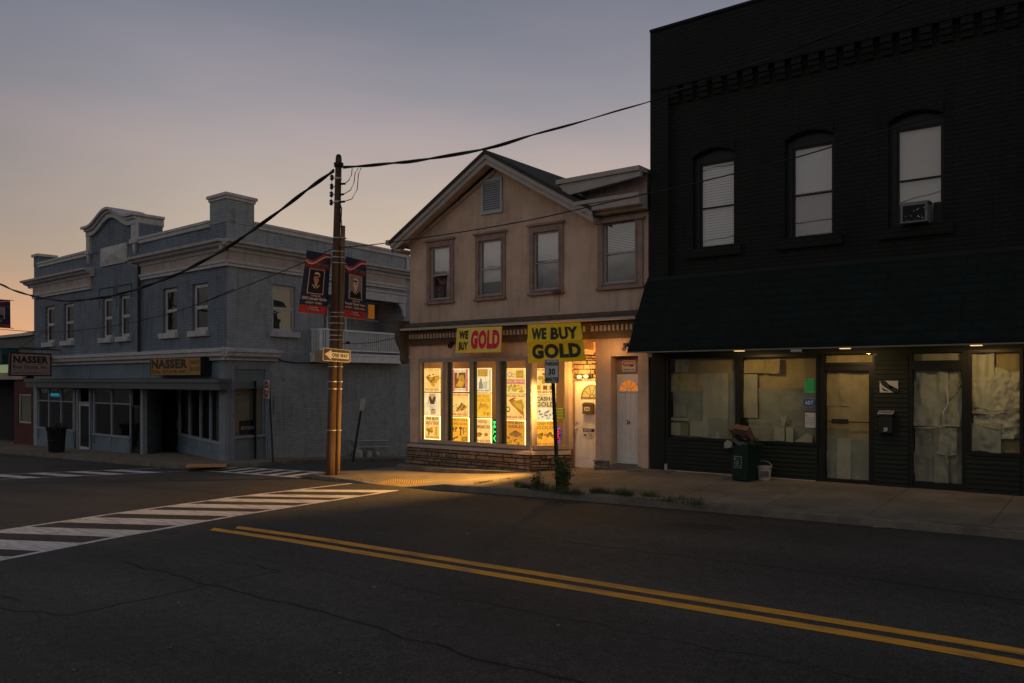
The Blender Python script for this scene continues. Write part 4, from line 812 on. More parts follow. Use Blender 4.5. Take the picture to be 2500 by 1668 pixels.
    mb = MB(DP); mb.box(d0, d0+.03, dv0, dv1+.06, -.08, .02); mb.box(d1-.03, d1, dv0, dv1+.06, -.08, .02); mb.box(d0+.03, d1-.03, dv1, dv1+.06, -.08, .02); mb.build('door_frame', m_browntrim, G_)
    MB(FP).box(fr+.12, -9.4, 2.80, 2.84, -.72, -.3).build('recess_soffit', m_stucco, G_)
    # pier and flat door 24
    p0 = FP.px(C8(664, 700))[0]; p1 = FP.px(C8(785, 900))[0]; q0 = FP.px(C8(790, 900), -.28)[0]; q1 = FP.px(C8(1108, 900), -.28)[0]
    mb = MB(FP); mb.box(p0, p1+.06, -.3, 2.45, -.72, 0); mb.box(p0, XR, 2.45, 2.9, -.72, 0); mb.box(q1+.03, XR, -.1, 2.45, -.4, 0); mb.build('pier', m_stucco, G_)
    arc_door(FP, G_, q0+.10, q1, .03, 2.05, -.28, glow('fan_glow_orange', (.72, .19, .02), .8), True, label='white front door numbered 24 with an orange fan light')
    mb = MB(FP); mb.box(q0-.02, q0+.09, .0, 2.43, -.4, -.27); mb.box(q0+.09, q1, 2.06, 2.43, -.4, -.29); mb.box(q1, q1+.04, .0, 2.43, -.4, -.26); mb.build('door_frame', m_browntrim, G_)
    mb = MB(FP); mb.box(q0-.1, q1+.1, -.3, .02, -.4, .05); mb.build('door_step', m_kerb, G_)
    mb = MB(FP); mb.text('24', q0+.47, q0+.56, .92, 1.02, -.272, 0, .04); tag(mb.build('house_number', m_signblack, base=FP.map(q0+.5, .9, -.275)), 'small black number 24 on the lower half of the white door', 'house number')
    a = area(FP, C8(915, 525), C8(1040, 420), -.28); mb = MB(FP); mb.box(a[0], a[1], a[2], a[3], -.285, -.275, 0); mb.box(a[0]+.02, a[1]-.02, a[3]-.11, a[3]-.02, -.2745, -.273, 1); mb.text('WARNING', a[0]+.04, a[1]-.04, a[3]-.095, a[3]-.035, -.272, 0, .04); mb.text('Security', a[0]+.03, a[0]+.19, a[2]+.10, a[2]+.15, -.273, 2, .02); mb.text('Cameras in Use', a[0]+.03, a[1]-.03, a[2]+.025, a[2]+.075, -.273, 2, .02); mb.box(a[1]-.14, a[1]-.05, a[2]+.11, a[2]+.15, -.274, -.272, 2)
    tag(mb.build('warning_sign', [m_signwhite, m_signred, m_signblack], base=FP.map(a[0], a[2], -.28)), 'small red and white WARNING sign above the door numbered 24', 'sign')
    # ledge-stone base : front, slanted side, small piece on the pier
    rs = random.Random(7)
    def stones(mb, u0, u1, v0, v1, n):
        v = v0
        while v < v1-.02:
            h = min(v1-v, rs.choice([.05, .07, .09, .12])); u = u0-rs.random()*.05
            while u < u1:
                w = rs.choice([.14, .2, .28, .38, .5])*(1.2 if h < .08 else .9); e = min(u+w, u1); 
                if e-u > .03:
                    a, b = max(u, u0)+.004, e-.004; c, d = v+.004, min(v+h, v1)-.004; t = n+.05+rs.random()*.055; j = lambda: rs.uniform(-.006, .006)
                    q = [mb.V(a+j(), c+j(), n), mb.V(b+j(), c+j(), n), mb.V(b+j(), d+j(), n), mb.V(a+j(), d+j(), n)]; g = min(.012, (d-c)*.25); f = [mb.V(a+g+j(), c+g, t+j()), mb.V(b-g, c+g+j(), t+j()), mb.V(b-g+j(), d-g, t+j()), mb.V(a+g, d-g+j(), t+j())]
                    mi = rs.choice([0, 0, 1, 2, 3]); mb.F(f, mi)
                    for i in range(4): mb.F([q[i], q[(i+1) % 4], f[(i+1) % 4], f[i]], mi)
                u = e+.0
            v += h
    ms = [mat('ledge_stone', c, .9, .3, 7, .5, 30) for c in ((.21, .155, .11), (.27, .205, .15), (.155, .12, .095), (.24, .165, .11))]
    mb = MB(FP); mb.box(XL-.1, fr+.12, -1.0, .235, -.2, .02, 2); stones(mb, XL-.1, fr+.13, -.75, .10, .02); stones(mb, XL-.1, XL+.1, .10, .22, .02); mb.build('stone_base', ms, G_)
    mb = MB(DP); stones(mb, d0, d1, 1.97, 2.5, -.02); mb.build('stone_base', ms, G_)
    mb = MB(SP); mb.box(.0, SL, -1, .235, -.2, .018, 2); stones(mb, -.02, SL-.02, -.5, .10, .02); mb.build('stone_base', ms, G_)
    mb = MB(FP); stones(mb, p0-.02, p1+.03, -.35, .13, .0); mb.build('stone_base', ms, G_)
    mb = MB(FP); mb.sweep([(-.05, .23), (.09, .2), (.12, .12), (.02, .10), (-.05, .10)], XL-.02, fr+.14); mb.build('stone_sill', m_alu, G_)
    mb = MB(SP); mb.sweep([(-.05, .23), (.09, .2), (.12, .12), (.02, .10), (-.05, .10)], -.02, SL-.06); mb.build('stone_sill', m_alu, G_)
    # curved concrete plinth
    mb = MB(); pts = [(-15.9, 15.72), (-15.75, 15.35), (-15.0, 15.1), (-13.9, 15.12), (-12.8, 15.3), (-11.9, 15.52), (-11.3, 15.72)]
    a = [mb.V(x, y, -.9) for x, y in pts]; b = [mb.V(x, y+.03, lerp([-16, -14, -11.3], [-.36, -.31, -.285], x)) for x, y in pts]; mb.F(b)
    for i in range(len(pts)-1): mb.F([a[i], a[i+1], b[i+1], b[i]])
    mb.build('plinth', m_kerb, G_)
    # interior
    mb = MB(); mb.box(XL+.2, -10.9, 18.2, 18.3, -.4, 2.85); mb.box(XL+.2, -10.9, 16.0, 18.2, 2.79, 2.84); mb.box(XL+.2, -10.9, 16.0, 18.2, -.4, -.35); mb.box(XL+.21, XL+.25, 16.0, 18.2, -.35, 2.79); mb.box(-11.0, -10.95, 16.7, 18.2, -.35, 2.79); mb.build('shop_interior', m_warmroom, G_)
    return W4, fl, fr, SP, SL, DP, d0, d1
W4, fl, fr, SP, SL, DP, d0, d1 = gold()
def area_light(name, loc, size, energy, col, rot=(0, 0, 0), sy=None):
    l = bpy.data.lights.new(name, 'AREA'); l.energy = energy; l.color = col; l.size = size
    if sy: l.shape = 'RECTANGLE'; l.size_y = sy
    o = bpy.data.objects.new(name, l); COL.objects.link(o); o.location = loc; o.rotation_euler = rot; return o
# ceiling tube inside the shop
area_light('shop_ceiling_light', (-13.6, 17.0, 2.75), 3.4, 22, (1, .62, .28), sy=.3)
# lamp over the recessed door
lp = DP.px(C8(560, 575), .12); lc = DP.map(lp[0], lp[1], .14)
LM = thing('twin_floodlight', lc, 'lit twin floodlight over the recessed white shop door', 'lamp')
mb = MB(DP); mb.box(lp[0]-.06, lp[0]+.06, lp[1]-.05, lp[1]+.05, -.02, .04); mb.tube([(lp[0], lp[1], .04), (lp[0]-.1, lp[1], .12)], .015, 6, mapped=True); mb.tube([(lp[0], lp[1], .04), (lp[0]+.1, lp[1]+.02, .12)], .015, 6, mapped=True); mb.build('bracket', m_darkmetal, LM)
for dx in (-.11, .08): MB().ball(DP.map(lp[0]+dx, lp[1]+(.01 if dx > 0 else 0), .17), .06, sc=(1, 1, .8)).build('bulb', glow('bulb_glow', (1, .70, .26), 2.2), LM)
pl_ = bpy.data.lights.new('floodlight_beam', 'POINT'); pl_.energy = 46; pl_.color = (1, .52, .115); pl_.shadow_soft_size = .08; po = bpy.data.objects.new('floodlight_beam', pl_); COL.objects.link(po); po.location = DP.map(lp[0]+.05, lp[1]+.02, .42)

sl_ = bpy.data.lights.new('floodlight_outer_beam', 'SPOT'); sl_.energy = 3000; sl_.color = (1, .50, .115); sl_.spot_size = math.radians(84); sl_.spot_blend = .9; sl_.shadow_soft_size = .07
so = bpy.data.objects.new('floodlight_outer_beam', sl_); COL.objects.link(so); so.location = DP.map(lp[0]-.05, lp[1]-.02, .50); so.rotation_euler = (Vector((-13.5, 13.0, -.2))-so.location).to_track_quat('-Z', 'Y').to_euler()
# ---------------------------------------------------------------- illuminated posters
GC = {}
def gm(c, k=1.0):
    key = (c, k)
    if key not in GC: GC[key] = glow('backlit_'+str(len(GC)), c, k)
    return GC[key]
CR = (.98, .62, .17); YE = (.92, .45, .035); GO = (.62, .34, .03); AM = (.55, .22, .015); BR = (.26, .085, .015); RE = (.60, .05, .02); BK = (.12, .05, .015); BL = (.04, .07, .2); PK = (.80, .22, .15); SK = (.75, .42, .2); WH = (.92, .76, .44); GR = (.35, .33, .2); DG = (.35, .16, .03)
def poster(pl, q, bg, ops, label, n=-.20, edge=6, strip=.008, tilt=0):
    u0, u1, v0, v1 = q
    nn = thing('window_poster', pl.map((u0+u1)/2, v0, n), label, 'poster', 'backlit posters in the shop window')
    W_ = u1-u0; H_ = v1-v0; pal = []; mb = MB(lambda a, b, c=0: pl.map(u0+W_*a+tilt*(1-b)*W_, v0+H_*b, n+c))
    mb.quad([(0, 0, 0), (1, 0, 0), (1, 1, 0), (0, 1, 0)]); mb.build('sheet', gm(bg, 1.25), nn)
    f = MB(mb.mp); e = strip/W_; ey = strip/H_
    f.box(-e, 0, -ey, 1+ey, -.02, .006); f.box(1, 1+e, -ey, 1+ey, -.02, .006); f.box(0, 1, -ey, 0, -.02, .006); f.box(0, 1, 1, 1+ey, -.02, .006); f.build('light_frame', gm((1, .80, .30), edge), nn)
    t = MB(mb.mp); g = MB(mb.mp); tp = []; gp_ = []; k = 0
    for op in ops:
        k += 1; c = op[-1]; isT = op[0] == 't'; pa = tp if isT else gp_; tgt = t if isT else g
        if c not in pa: pa.append(c)
        mi = pa.index(c); z = .001+.0006*k
        if op[0] == 'r': tgt.quad([(op[1], op[2], z), (op[3], op[2], z), (op[3], op[4], z), (op[1], op[4], z)], mi)
        elif op[0] == 'p': tgt.F([tgt.V(x, y, z) for x, y in op[1]], mi)
        elif op[0] == 'e': tgt.ell(op[1], op[2], op[3], op[4], z, mi, 14)
        elif op[0] == 'o': tgt.ring(op[1], op[2], op[3], op[4], op[5], z, mi, 16)
        else: tgt.text(op[1], op[2], op[4], op[3], op[5], z, mi, .035)
    if g.v: g.build('picture', [gm(c, 1) for c in gp_], nn)
    if t.v: t.build('lettering', [gm(c, 1) for c in tp], nn)
    return nn
PH = lambda c=RE, a=.05, b=.95, y=.03: ('t', '929-424-1033', a, y, b, y+.10, c)
def blobs(seed, x0, x1, y0, y1, cols, k=14, r=.08):
    rr = random.Random(seed); return [('e', rr.uniform(x0, x1), rr.uniform(y0, y1), rr.uniform(.4, 1)*r, rr.uniform(.3, .8)*r, rr.choice(cols)) for _ in range(k)]
def bars(cx, cy, s, ang, cols):
    out = []
    for i, c in enumerate(cols):
        a = math.radians(ang+i*24); dx, dy = math.cos(a), math.sin(a); ox, oy = cx+(i-1)*s*.35, cy+((i*7) % 3-1)*s*.18
        out.append(('p', [(ox-dx*s+dy*s*.28, oy-dy*s-dx*s*.2), (ox+dx*s+dy*s*.28, oy+dy*s-dx*s*.2), (ox+dx*s-dy*s*.28, oy+dy*s+dx*s*.2), (ox-dx*s-dy*s*.28, oy-dy*s+dx*s*.2)], c))
        out.append(('p', [(ox-dx*s*.8+dy*s*.1, oy-dy*s*.8-dx*s*.08), (ox+dx*s*.8+dy*s*.1, oy+dy*s*.8-dx*s*.08), (ox+dx*s*.8-dy*s*.16, oy+dy*s*.8+dx*s*.1), (ox-dx*s*.8-dy*s*.16, oy-dy*s*.8+dx*s*.1)], cols[(i+1) % len(cols)]))
    return out
WG = lambda c=RE, y=.90, a=.03, b=.97: ('t', 'We Buy Gold', a, y, b, y+.085, c)
woman = [('p', [(.30, .98), (.70, .98), (.66, .62), (.36, .62)], SK), ('p', [(.26, .86), (.34, .92), (.30, .6), (.2, .42)], SK), ('p', [(.74, .86), (.66, .92), (.72, .6), (.8, .42)], SK), ('p', [(.28, .84), (.40, .84), (.5, .68), (.62, .84), (.74, .84), (.66, .5), (.74, .3), (.34, .3), (.36, .5)], BK), ('p', [(.36, .3), (.76, .3), (.72, .02), (.42, .02)], SK), ('p', [(.45, .3), (.66, .3), (.56, .2)], BK), ('r', .3, .28, .76, .50, WH), ('t', 'WE BUY', .38, .41, .68, .46, PK), ('t', 'GOLD', .42, .33, .64, .38, PK)]
cols = [(218, 358), (470, 627), (678, 838), (975, 1155)]
rows = [[(500, 710), (727, 930), (942, 1155)], [(500, 712), (732, 942), (957, 1180)], [(495, 718), (730, 950), (966, 1195)], [(497, 728), (742, 970), (984, 1217)]]
ops = [
 [[WG((.7, .4, .08))]+bars(.5, .52, .34, -40, [GO, DG, AM, YE])+blobs(1, .3, .7, .5, .75, [RE, BR, DG], 7, .06)+[PH(AM)],
  woman,
  [('t', 'WE BUY', .08, .83, .92, .96, BK), ('t', 'SALE & TRADE', .08, .63, .92, .78, RE)]+blobs(2, .2, .5, .2, .5, [AM, DG, GO], 9, .12)+[('r', .68, .15, .86, .55, YE), PH(RE)]],
 [[('r', .04, .02, .16, .98, PK), ('r', .84, .02, .96, .98, PK), ('t', 'WE BUY GOLD', .18, .86, .82, .94, PK), ('r', .17, .15, .83, .84, BR), ('p', [(.2, .22), (.62, .16), (.8, .4), (.7, .75), (.45, .7), (.4, .45)], GO), ('p', [(.25, .27), (.6, .22), (.7, .42), (.45, .48)], YE), ('p', [(.33, .84), (.45, .84), (.4, .55), (.3, .6)], SK), ('t', '929-424-1033', .17, .04, .83, .12, PK)],
  [WG()]+[('p', [(.25+i*.13, .22+i*.02), (.33+i*.13, .2+i*.02), (.66+i*.09, .55-i*.05), (.6+i*.09, .62-i*.05)], BR if i % 2 == 0 else GO) for i in range(4)]+blobs(3, .08, .9, .18, .5, [BR, GO, DG], 12, .05)+[PH(RE)],
  [('t', 'WE BUY GOLD', .08, .86, .92, .96, AM), ('t', 'AND SILVER', .08, .70, .92, .80, AM), ('p', [(.45, .62), (.62, .62), (.64, .55), (.58, .52), (.56, .3), (.64, .26), (.42, .26), (.5, .3), (.5, .52), (.42, .56)], BR), ('o', .76, .5, .12, .1, .03, BR), ('r', .68, .3, .72, .6, BR), ('p', [(.05, .12), (.25, .2), (.4, .24), (.38, .16), (.2, .12), (.12, .04)], BR), ('r', .6, .05, .92, .22, BR), ('r', .64, .08, .88, .19, GO)]+blobs(4, .1, .3, .4, .6, [BR, RE, DG], 8, .07)],
 [[('r', .05, .04, .08, .94, BL), ('r', .92, .04, .95, .94, BL), ('r', .22, .66, .8, .96, GO), ('t', 'WE BUY', .3, .83, .72, .92, YE), ('t', 'GOLD', .3, .70, .72, .79, YE), ('p', [(.28, .14), (.3, .4), (.42, .58), (.5, .4), (.55, .14)], GR), ('p', [(.5, .14), (.55, .45), (.78, .45), (.78, .16)], (.7, .62, .4)), ('p', [(.38, .52), (.42, .62), (.47, .5)], BK), ('t', '929-424-1033', .15, .03, .87, .10, BL)],
  [('t', 'WE BUY', .1, .82, .9, .93, (.75, .36, .03)), ('t', 'GOLD', .1, .66, .9, .78, (.75, .36, .03))]+blobs(5, .3, .85, .35, .55, [(.8, .40, .04), (.7, .33, .03)], 12, .1)+[('o', .15, .28, .08, .06, .03, (.6, .2, .03))]+blobs(6, .6, .9, .1, .2, [(.75, .3, .03)], 5, .07),
  [('t', 'NOSOTROS', .25, .82, .75, .94, RE), ('t', 'COMPRAMOS ORO', .06, .60, .94, .74, BR)]+blobs(7, .15, .5, .3, .42, [DG, AM, BR], 12, .1)+[('e', .72, .36, .1, .07, BR), ('e', .72, .36, .04, .03, YE), PH(RE, .05, .95, .05)]],
 [[('r', 0, .38, 1, .56, PK), ('t', '(929) 424-1033', .05, .42, .95, .52, WH), ('o', .2, .76, .13, .1, .03, GR), ('e', .2, .76, .08, .06, WH), ('o', .4, .72, .1, .08, .025, GR), ('r', .55, .62, .92, .92, GO), ('t', 'GOLD', .6, .7, .88, .84, YE)]+blobs(8, .1, .9, .06, .32, [GO, YE, (.5, .5, .1)], 22, .1),
  [WG()]+[('p', [(.15, .78), (.35, .85), (.9, .5), (.95, .12), (.75, .25), (.3, .6)], AM), ('p', [(.3, .7), (.85, .82), (.95, .5), (.6, .42)], GO)]+[('p', [(.4+i*.1, .72-i*.04), (.48+i*.1, .74-i*.04), (.62+i*.09, .5-i*.05), (.55+i*.09, .48-i*.05)], YE) for i in range(4)]+[('o', .12, .4, .12, .12, .05, BR), ('p', [(.2, .8), (.5, .9), (.5, .85), (.24, .74)], RE), PH(RE)],
  [('t', 'WE BUY', .12, .86, .88, .96, BR), ('t', 'GOLD', .12, .70, .88, .82, BR), ('p', [(.15, .45), (.5, .62), (.85, .48), (.5, .38)], BR), ('e', .5, .44, .3, .1, DG)]+blobs(9, .1, .9, .08, .4, [BR, DG, GO], 16, .08)]]
bgs = [[CR, WH, CR], [WH, CR, YE], [WH, (.92, .50, .03), CR], [CR, CR, (.72, .30, .03)]]
nm = [['jewellery', 'swimsuit torso', 'WE BUY SALE & TRADE'], ['pink-bordered gold bar', 'bracelets', 'orange power tools'], ['white blue-lined perfume', 'plain yellow', 'NOSOTROS COMPRAMOS ORO'], ['coins and pink phone band', 'gold bars and camera', 'brown WE BUY GOLD']]
rn = ['top', 'middle', 'bottom']; cn_ = ['first', 'second', 'third', 'fourth']
for i in range(4):
    for j in range(3):
        q = area(FP, C7(cols[i][0], rows[i][j][1]), C7(cols[i][1], rows[i][j][0]), -.2)
        q = [FP.px(C7(cols[i][0], 800), -.2)[0], FP.px(C7(cols[i][1], 800), -.2)[0], FP.px(C7((cols[i][0]+cols[i][1])/2, rows[i][j][1]), -.2)[1], FP.px(C7((cols[i][0]+cols[i][1])/2, rows[i][j][0]), -.2)[1]]
        poster(FP, q, bgs[i][j], ops[i][j], f'glowing {nm[i][j]} poster, {rn[j]} one in the {cn_[i]} window from the left', edge=6 if j == 2 else 1.6)
s0, s1 = SP.px(C7(1248, 800), -.14)[0], SP.px(C7(1440, 800), -.14)[0]
for j, (a, b, bg, op, nmj) in enumerate(((500, 735, CR, [WG(RE, .91)]+blobs(11, .1, .8, .45, .8, [GO, DG, AM, YE], 14, .14)+[('r', .06+.32*k, .17, .26+.32*k, .34, c) for k, c in enumerate((GO, BR, DG))]+[PH()], 'gold nugget'), (747, 980, WH, [('r', 0, .5, 1, 1, (.85, .66, .25)), ('t', 'CASH', .05, .78, .72, .94, BK), ('t', 'GOLD', .05, .54, .95, .73, BR), ('e', .86, .85, .1, .08, PK)]+blobs(12, .05, .95, .05, .45, [BK, GR, BR, WH], 34, .07), 'CASH GOLD'), (987, 1218, (.90, .42, .03), [('t', 'CASH FOR', .1, .84, .9, .95, AM), ('t', 'GOLD', .1, .66, .9, .8, AM)]+blobs(13, .1, .9, .25, .5, [DG, AM, BR], 16, .1)+[PH(RE, .06, .94)], 'orange CASH FOR GOLD'))):
    poster(SP, [s0, s1, SP.px(C7(1320, b), -.14)[1], SP.px(C7(1320, a), -.14)[1]], bg, op, f'glowing {nmj} poster, {rn[j]} one in the slanted side window', -.14, 5 if j == 2 else 1.8)
# bright light tubes standing at the window edges
for k, (x, y0_, y1_) in enumerate(((186, 470, 1150), (652, 440, 1185))):
    u = FP.px(C7(x, 800), -.12)[0]; a = FP.px(C7(x, y1_), -.12)[1]; b = FP.px(C7(x, y0_), -.12)[1]
    tag(MB(FP).tube([(u, a, -.12), (u, b, -.12)], .014, 6, mapped=True).build('light_tube', gm((1, .78, .28), 9)), ['vertical glowing tube at the far left edge of the shop window', 'vertical glowing tube between the second and third shop windows'][k], 'light tube', 'light tubes in the shop window')
# neon signs
a = area(FP, C7(855, 1195), C7(885, 980), -.18); nn = thing('atm_sign', FP.map(a[0], a[2], -.18), 'green glowing vertical ATM sign in the third shop window', 'neon sign')
MB(FP).text('ATM', a[0]+.01, a[1]-.01, a[2]+.03, a[3]-.02, -.175, 0, .04, rot=True).build('lettering', gm((.05, 1, .12), 1.6), nn)
f = MB(FP); f.box(a[0]-.02, a[1]+.02, a[2], a[3]+.02, -.19, -.18, 0); f.build('backboard', m_signblack, nn); f = MB(FP)
for t in ((a[0]-.03, a[0]-.02), (a[1]+.02, a[1]+.03)): f.box(t[0], t[1], a[2], a[3]+.02, -.19, -.17)
f.build('green_edge', gm((.03, .5, .06), 1), nn)
a = area(SP, C7(1447, 1190), C7(1487, 1045), -.05); nn = thing('open_sign', SP.map(a[0], a[2], -.05), 'red and blue glowing oval OPEN sign set vertically in the slanted side window', 'neon sign')
uc, vc, ru, rv = (a[0]+a[1])/2, (a[2]+a[3])/2, (a[1]-a[0])/2, (a[3]-a[2])/2
SP_ = MB(SP); SP_.text('OPEN', uc-ru*.65, uc+ru*.45, vc-rv*.82, vc+rv*.82, -.045, 0, .01, rot=True); SP_.build('lettering', gm((1, .06, .12), 1.5), nn)
f = MB(SP)
for i in range(34): t = 2*math.pi*i/34; f.ell(uc+ru*math.cos(t), vc+rv*math.sin(t), .008, .008, -.045, 0, 6)
f.build('blue_dots', gm((.15, .2, 1), 1.6), nn); MB(SP).ell(uc, vc, ru+.02, rv+.02, -.052, 0, 24).build('backboard', m_signblack, nn)
a = area(SP, C7(1440, 962), C7(1530, 866), -.03); a = [a[0], min(a[1], SL-.16), a[2], a[3]]; mb = MB(SP); mb.box(a[0], a[1], a[2], a[3], -.036, -.03, 0)
for k, s_ in enumerate(('WE ARE OPEN', 'ONE DOOR', '8452426102')): mb.text(s_, a[0]+.02, a[1]-.02, a[3]-.07-.07*k, a[3]-.03-.07*k, -.028, 1, .01)
tag(mb.build('green_notice', [mat('green_paper', (.30, .40, .08), .8, .05, 4), m_signblack], base=SP.map(a[0], a[2], -.03)), 'pale green paper notice in the slanted window above the OPEN sign', 'notice')
# door furniture
a = area(DP, C8(545, 920), C8(637, 815), .06); nn = thing('mailbox', DP.map(a[0], a[2], -.02), 'dark brown mailbox with a number plate on the warm-lit shop door', 'mailbox')
mb = MB(DP); mb.prism([(a[0], a[2]), (a[1], a[2]), (a[1], a[3]-.03), (a[1]-.04, a[3]), (a[0]+.04, a[3]), (a[0], a[3]-.03)], -.028, .07); mb.box(a[0]-.012, a[1]+.012, a[3]-.07, a[3]-.05, -.02, .085); mb.build('box', m_cornice, nn)
mb = MB(DP); mb.box(a[0]+.05, a[1]-.07, a[2]+.07, a[2]+.17, .071, .074, 0); mb.text('240', a[0]+.06, a[1]-.08, a[2]+.085, a[2]+.155, .076, 1, .02); mb.build('number_plate', [m_signwhite, m_signblack], nn)
a = area(DP, C8(547, 1150), C8(655, 1060), -.02); mb = MB(DP); mb.box(a[0], a[1], a[2], a[3], -.028, -.02, 0); mb.box(a[0], a[1], a[3]-.08, a[3], -.0195, -.018, 1); mb.text('NOTICE', a[0]+.03, a[1]-.09, a[3]-.065, a[3]-.015, -.017, 0, .02); mb.ell(a[1]-.04, a[3]-.04, .025, .025, -.017, 2, 10); mb.prism([(a[0]+.02, a[3]-.13), (a[0]+.1, a[3]-.15), (a[0]+.09, a[3]-.19), (a[0]+.04, a[3]-.17)], -.0195, -.017, 2); mb.text('24 HOUR', a[0]+.13, a[1]-.02, a[3]-.14, a[3]-.105, -.018, 2); mb.text('CAMERA', a[0]+.13, a[1]-.02, a[2]+.06, a[2]+.095, -.018, 2); mb.text('IN USE', a[0]+.1, a[1]-.03, a[2]+.015, a[2]+.045, -.018, 2)
tag(mb.build('camera_notice', [m_signwhite, mat('notice_blue', (.05, .07, .2), .6, .05, 4), m_signblack], base=DP.map(a[0], a[2], -.02)), 'small blue-headed camera notice on the warm-lit shop door under the mailbox', 'notice')
# yellow banners
m_ban = mat('yellow_vinyl', (.95, .66, .015), .5, .06, 4); m_ban2 = mat('pale_yellow_vinyl', (.88, .70, .09), .5, .06, 4); m_bblack = mat('banner_black', (.03, .035, .012), .5, .05, 4); m_bred = mat('banner_red', (.72, .02, .035), .5, .05, 4); m_bwhite = mat('banner_white', (.88, .80, .52), .5, .05, 4)
def banner(name, corners, label, fm, ops_, mats, n=.44, wav=.03):
    c = pq(FP, corners, n); b = bil(c, FP.n); g = lambda u, v, k=0: b(u, v, k+wav*(math.sin(u*5+v*2)*.5+noise.noise(Vector((u*3, v*3, n*9))))*(1.1-v)+(.05*math.exp(-((v-.55)/.06)**2) if wav > .02 else 0))
    nn = thing(name, c[0], label, 'banner', 'yellow vinyl banners hung on the shop cornice'); mb = MB(g); ids = [[mb.V(i/30, j/20, 0) for i in range(31)] for j in range(21)]
    for j in range(20):
        for i in range(30): mb.F([ids[j][i], ids[j][i+1], ids[j+1][i+1], ids[j+1][i]])
    mb.build('banner_cloth', fm, nn, smooth=True); mb = MB(g)
    for t, u0, u1, v0, v1, mi, bold, z in ops_: mb.text(t, u0, u1, v0, v1, z, mi, bold)
    mb.build('lettering', mats, nn); return nn
banner('gold_banner', [C8(38, 448), C8(578, 425), C8(525, 66), C8(32, 88)], 'large yellow banner with black WE BUY GOLD lettering above the slanted window', m_ban, [('WE', .08, .36, .60, .90, 0, .05, .006), ('BUY', .44, .93, .58, .90, 0, .05, .006), ('GOLD', .08, .94, .10, .48, 0, .06, .006)], [m_bblack], .5)
banner('gold_banner', [C7(505, 350), C7(928, 345), C7(940, 104), C7(520, 120)], 'smaller yellow banner reading WE BUY in black and GOLD in large red letters', m_ban2, [('WE', .06, .27, .55, .88, 0, .06, .006), ('BUY', .07, .28, .10, .43, 0, .06, .006), ('GOLD', .310, .990, .095, .925, 1, .12, .005), ('GOLD', .335, .965, .13, .89, 2, .07, .008)], [m_bblack, m_bwhite, m_bred], .42, .012)
# small unlit fixtures
def spot(p, pl, n, mt, label, r=.05):
    u, v = pl.px(p, n); q = thing('security_light', pl.map(u, v, n-.1), label, 'light fixture'); MB(pl).box(u-.05, u+.05, v+.02, v+.1, n-.14, n-.08).build('mount', m_darkmetal, q); MB(pl).tube([(u, v+.03, n-.1), (u+.02, v-.04, n+.02)], [r*.6, r], 8, mapped=True).build('lamp_head', mt, q)
spot(C7(450, 275), FP, .2, m_darkmetal, 'small dark unlit floodlight under the shop cornice beside the smaller banner', .07)
spot(C8(1165, 355), FP, .15, m_signwhite, 'small white unlit security light under the left end of the green awning', .06)
spot(C8(925, 300), FP, .2, m_metal, 'small dim fixture at the top of the pier between the two doors', .05)

u, v = FP.px(C8(925, 310), .3); pf = bpy.data.lights.new('pier_fixture_light', 'POINT'); pf.energy = 6; pf.color = (1, .48, .12); pf.shadow_soft_size = .05; o = bpy.data.objects.new('pier_fixture_light', pf); COL.objects.link(o); o.location = FP.map(u-.35, v-.03, .40)
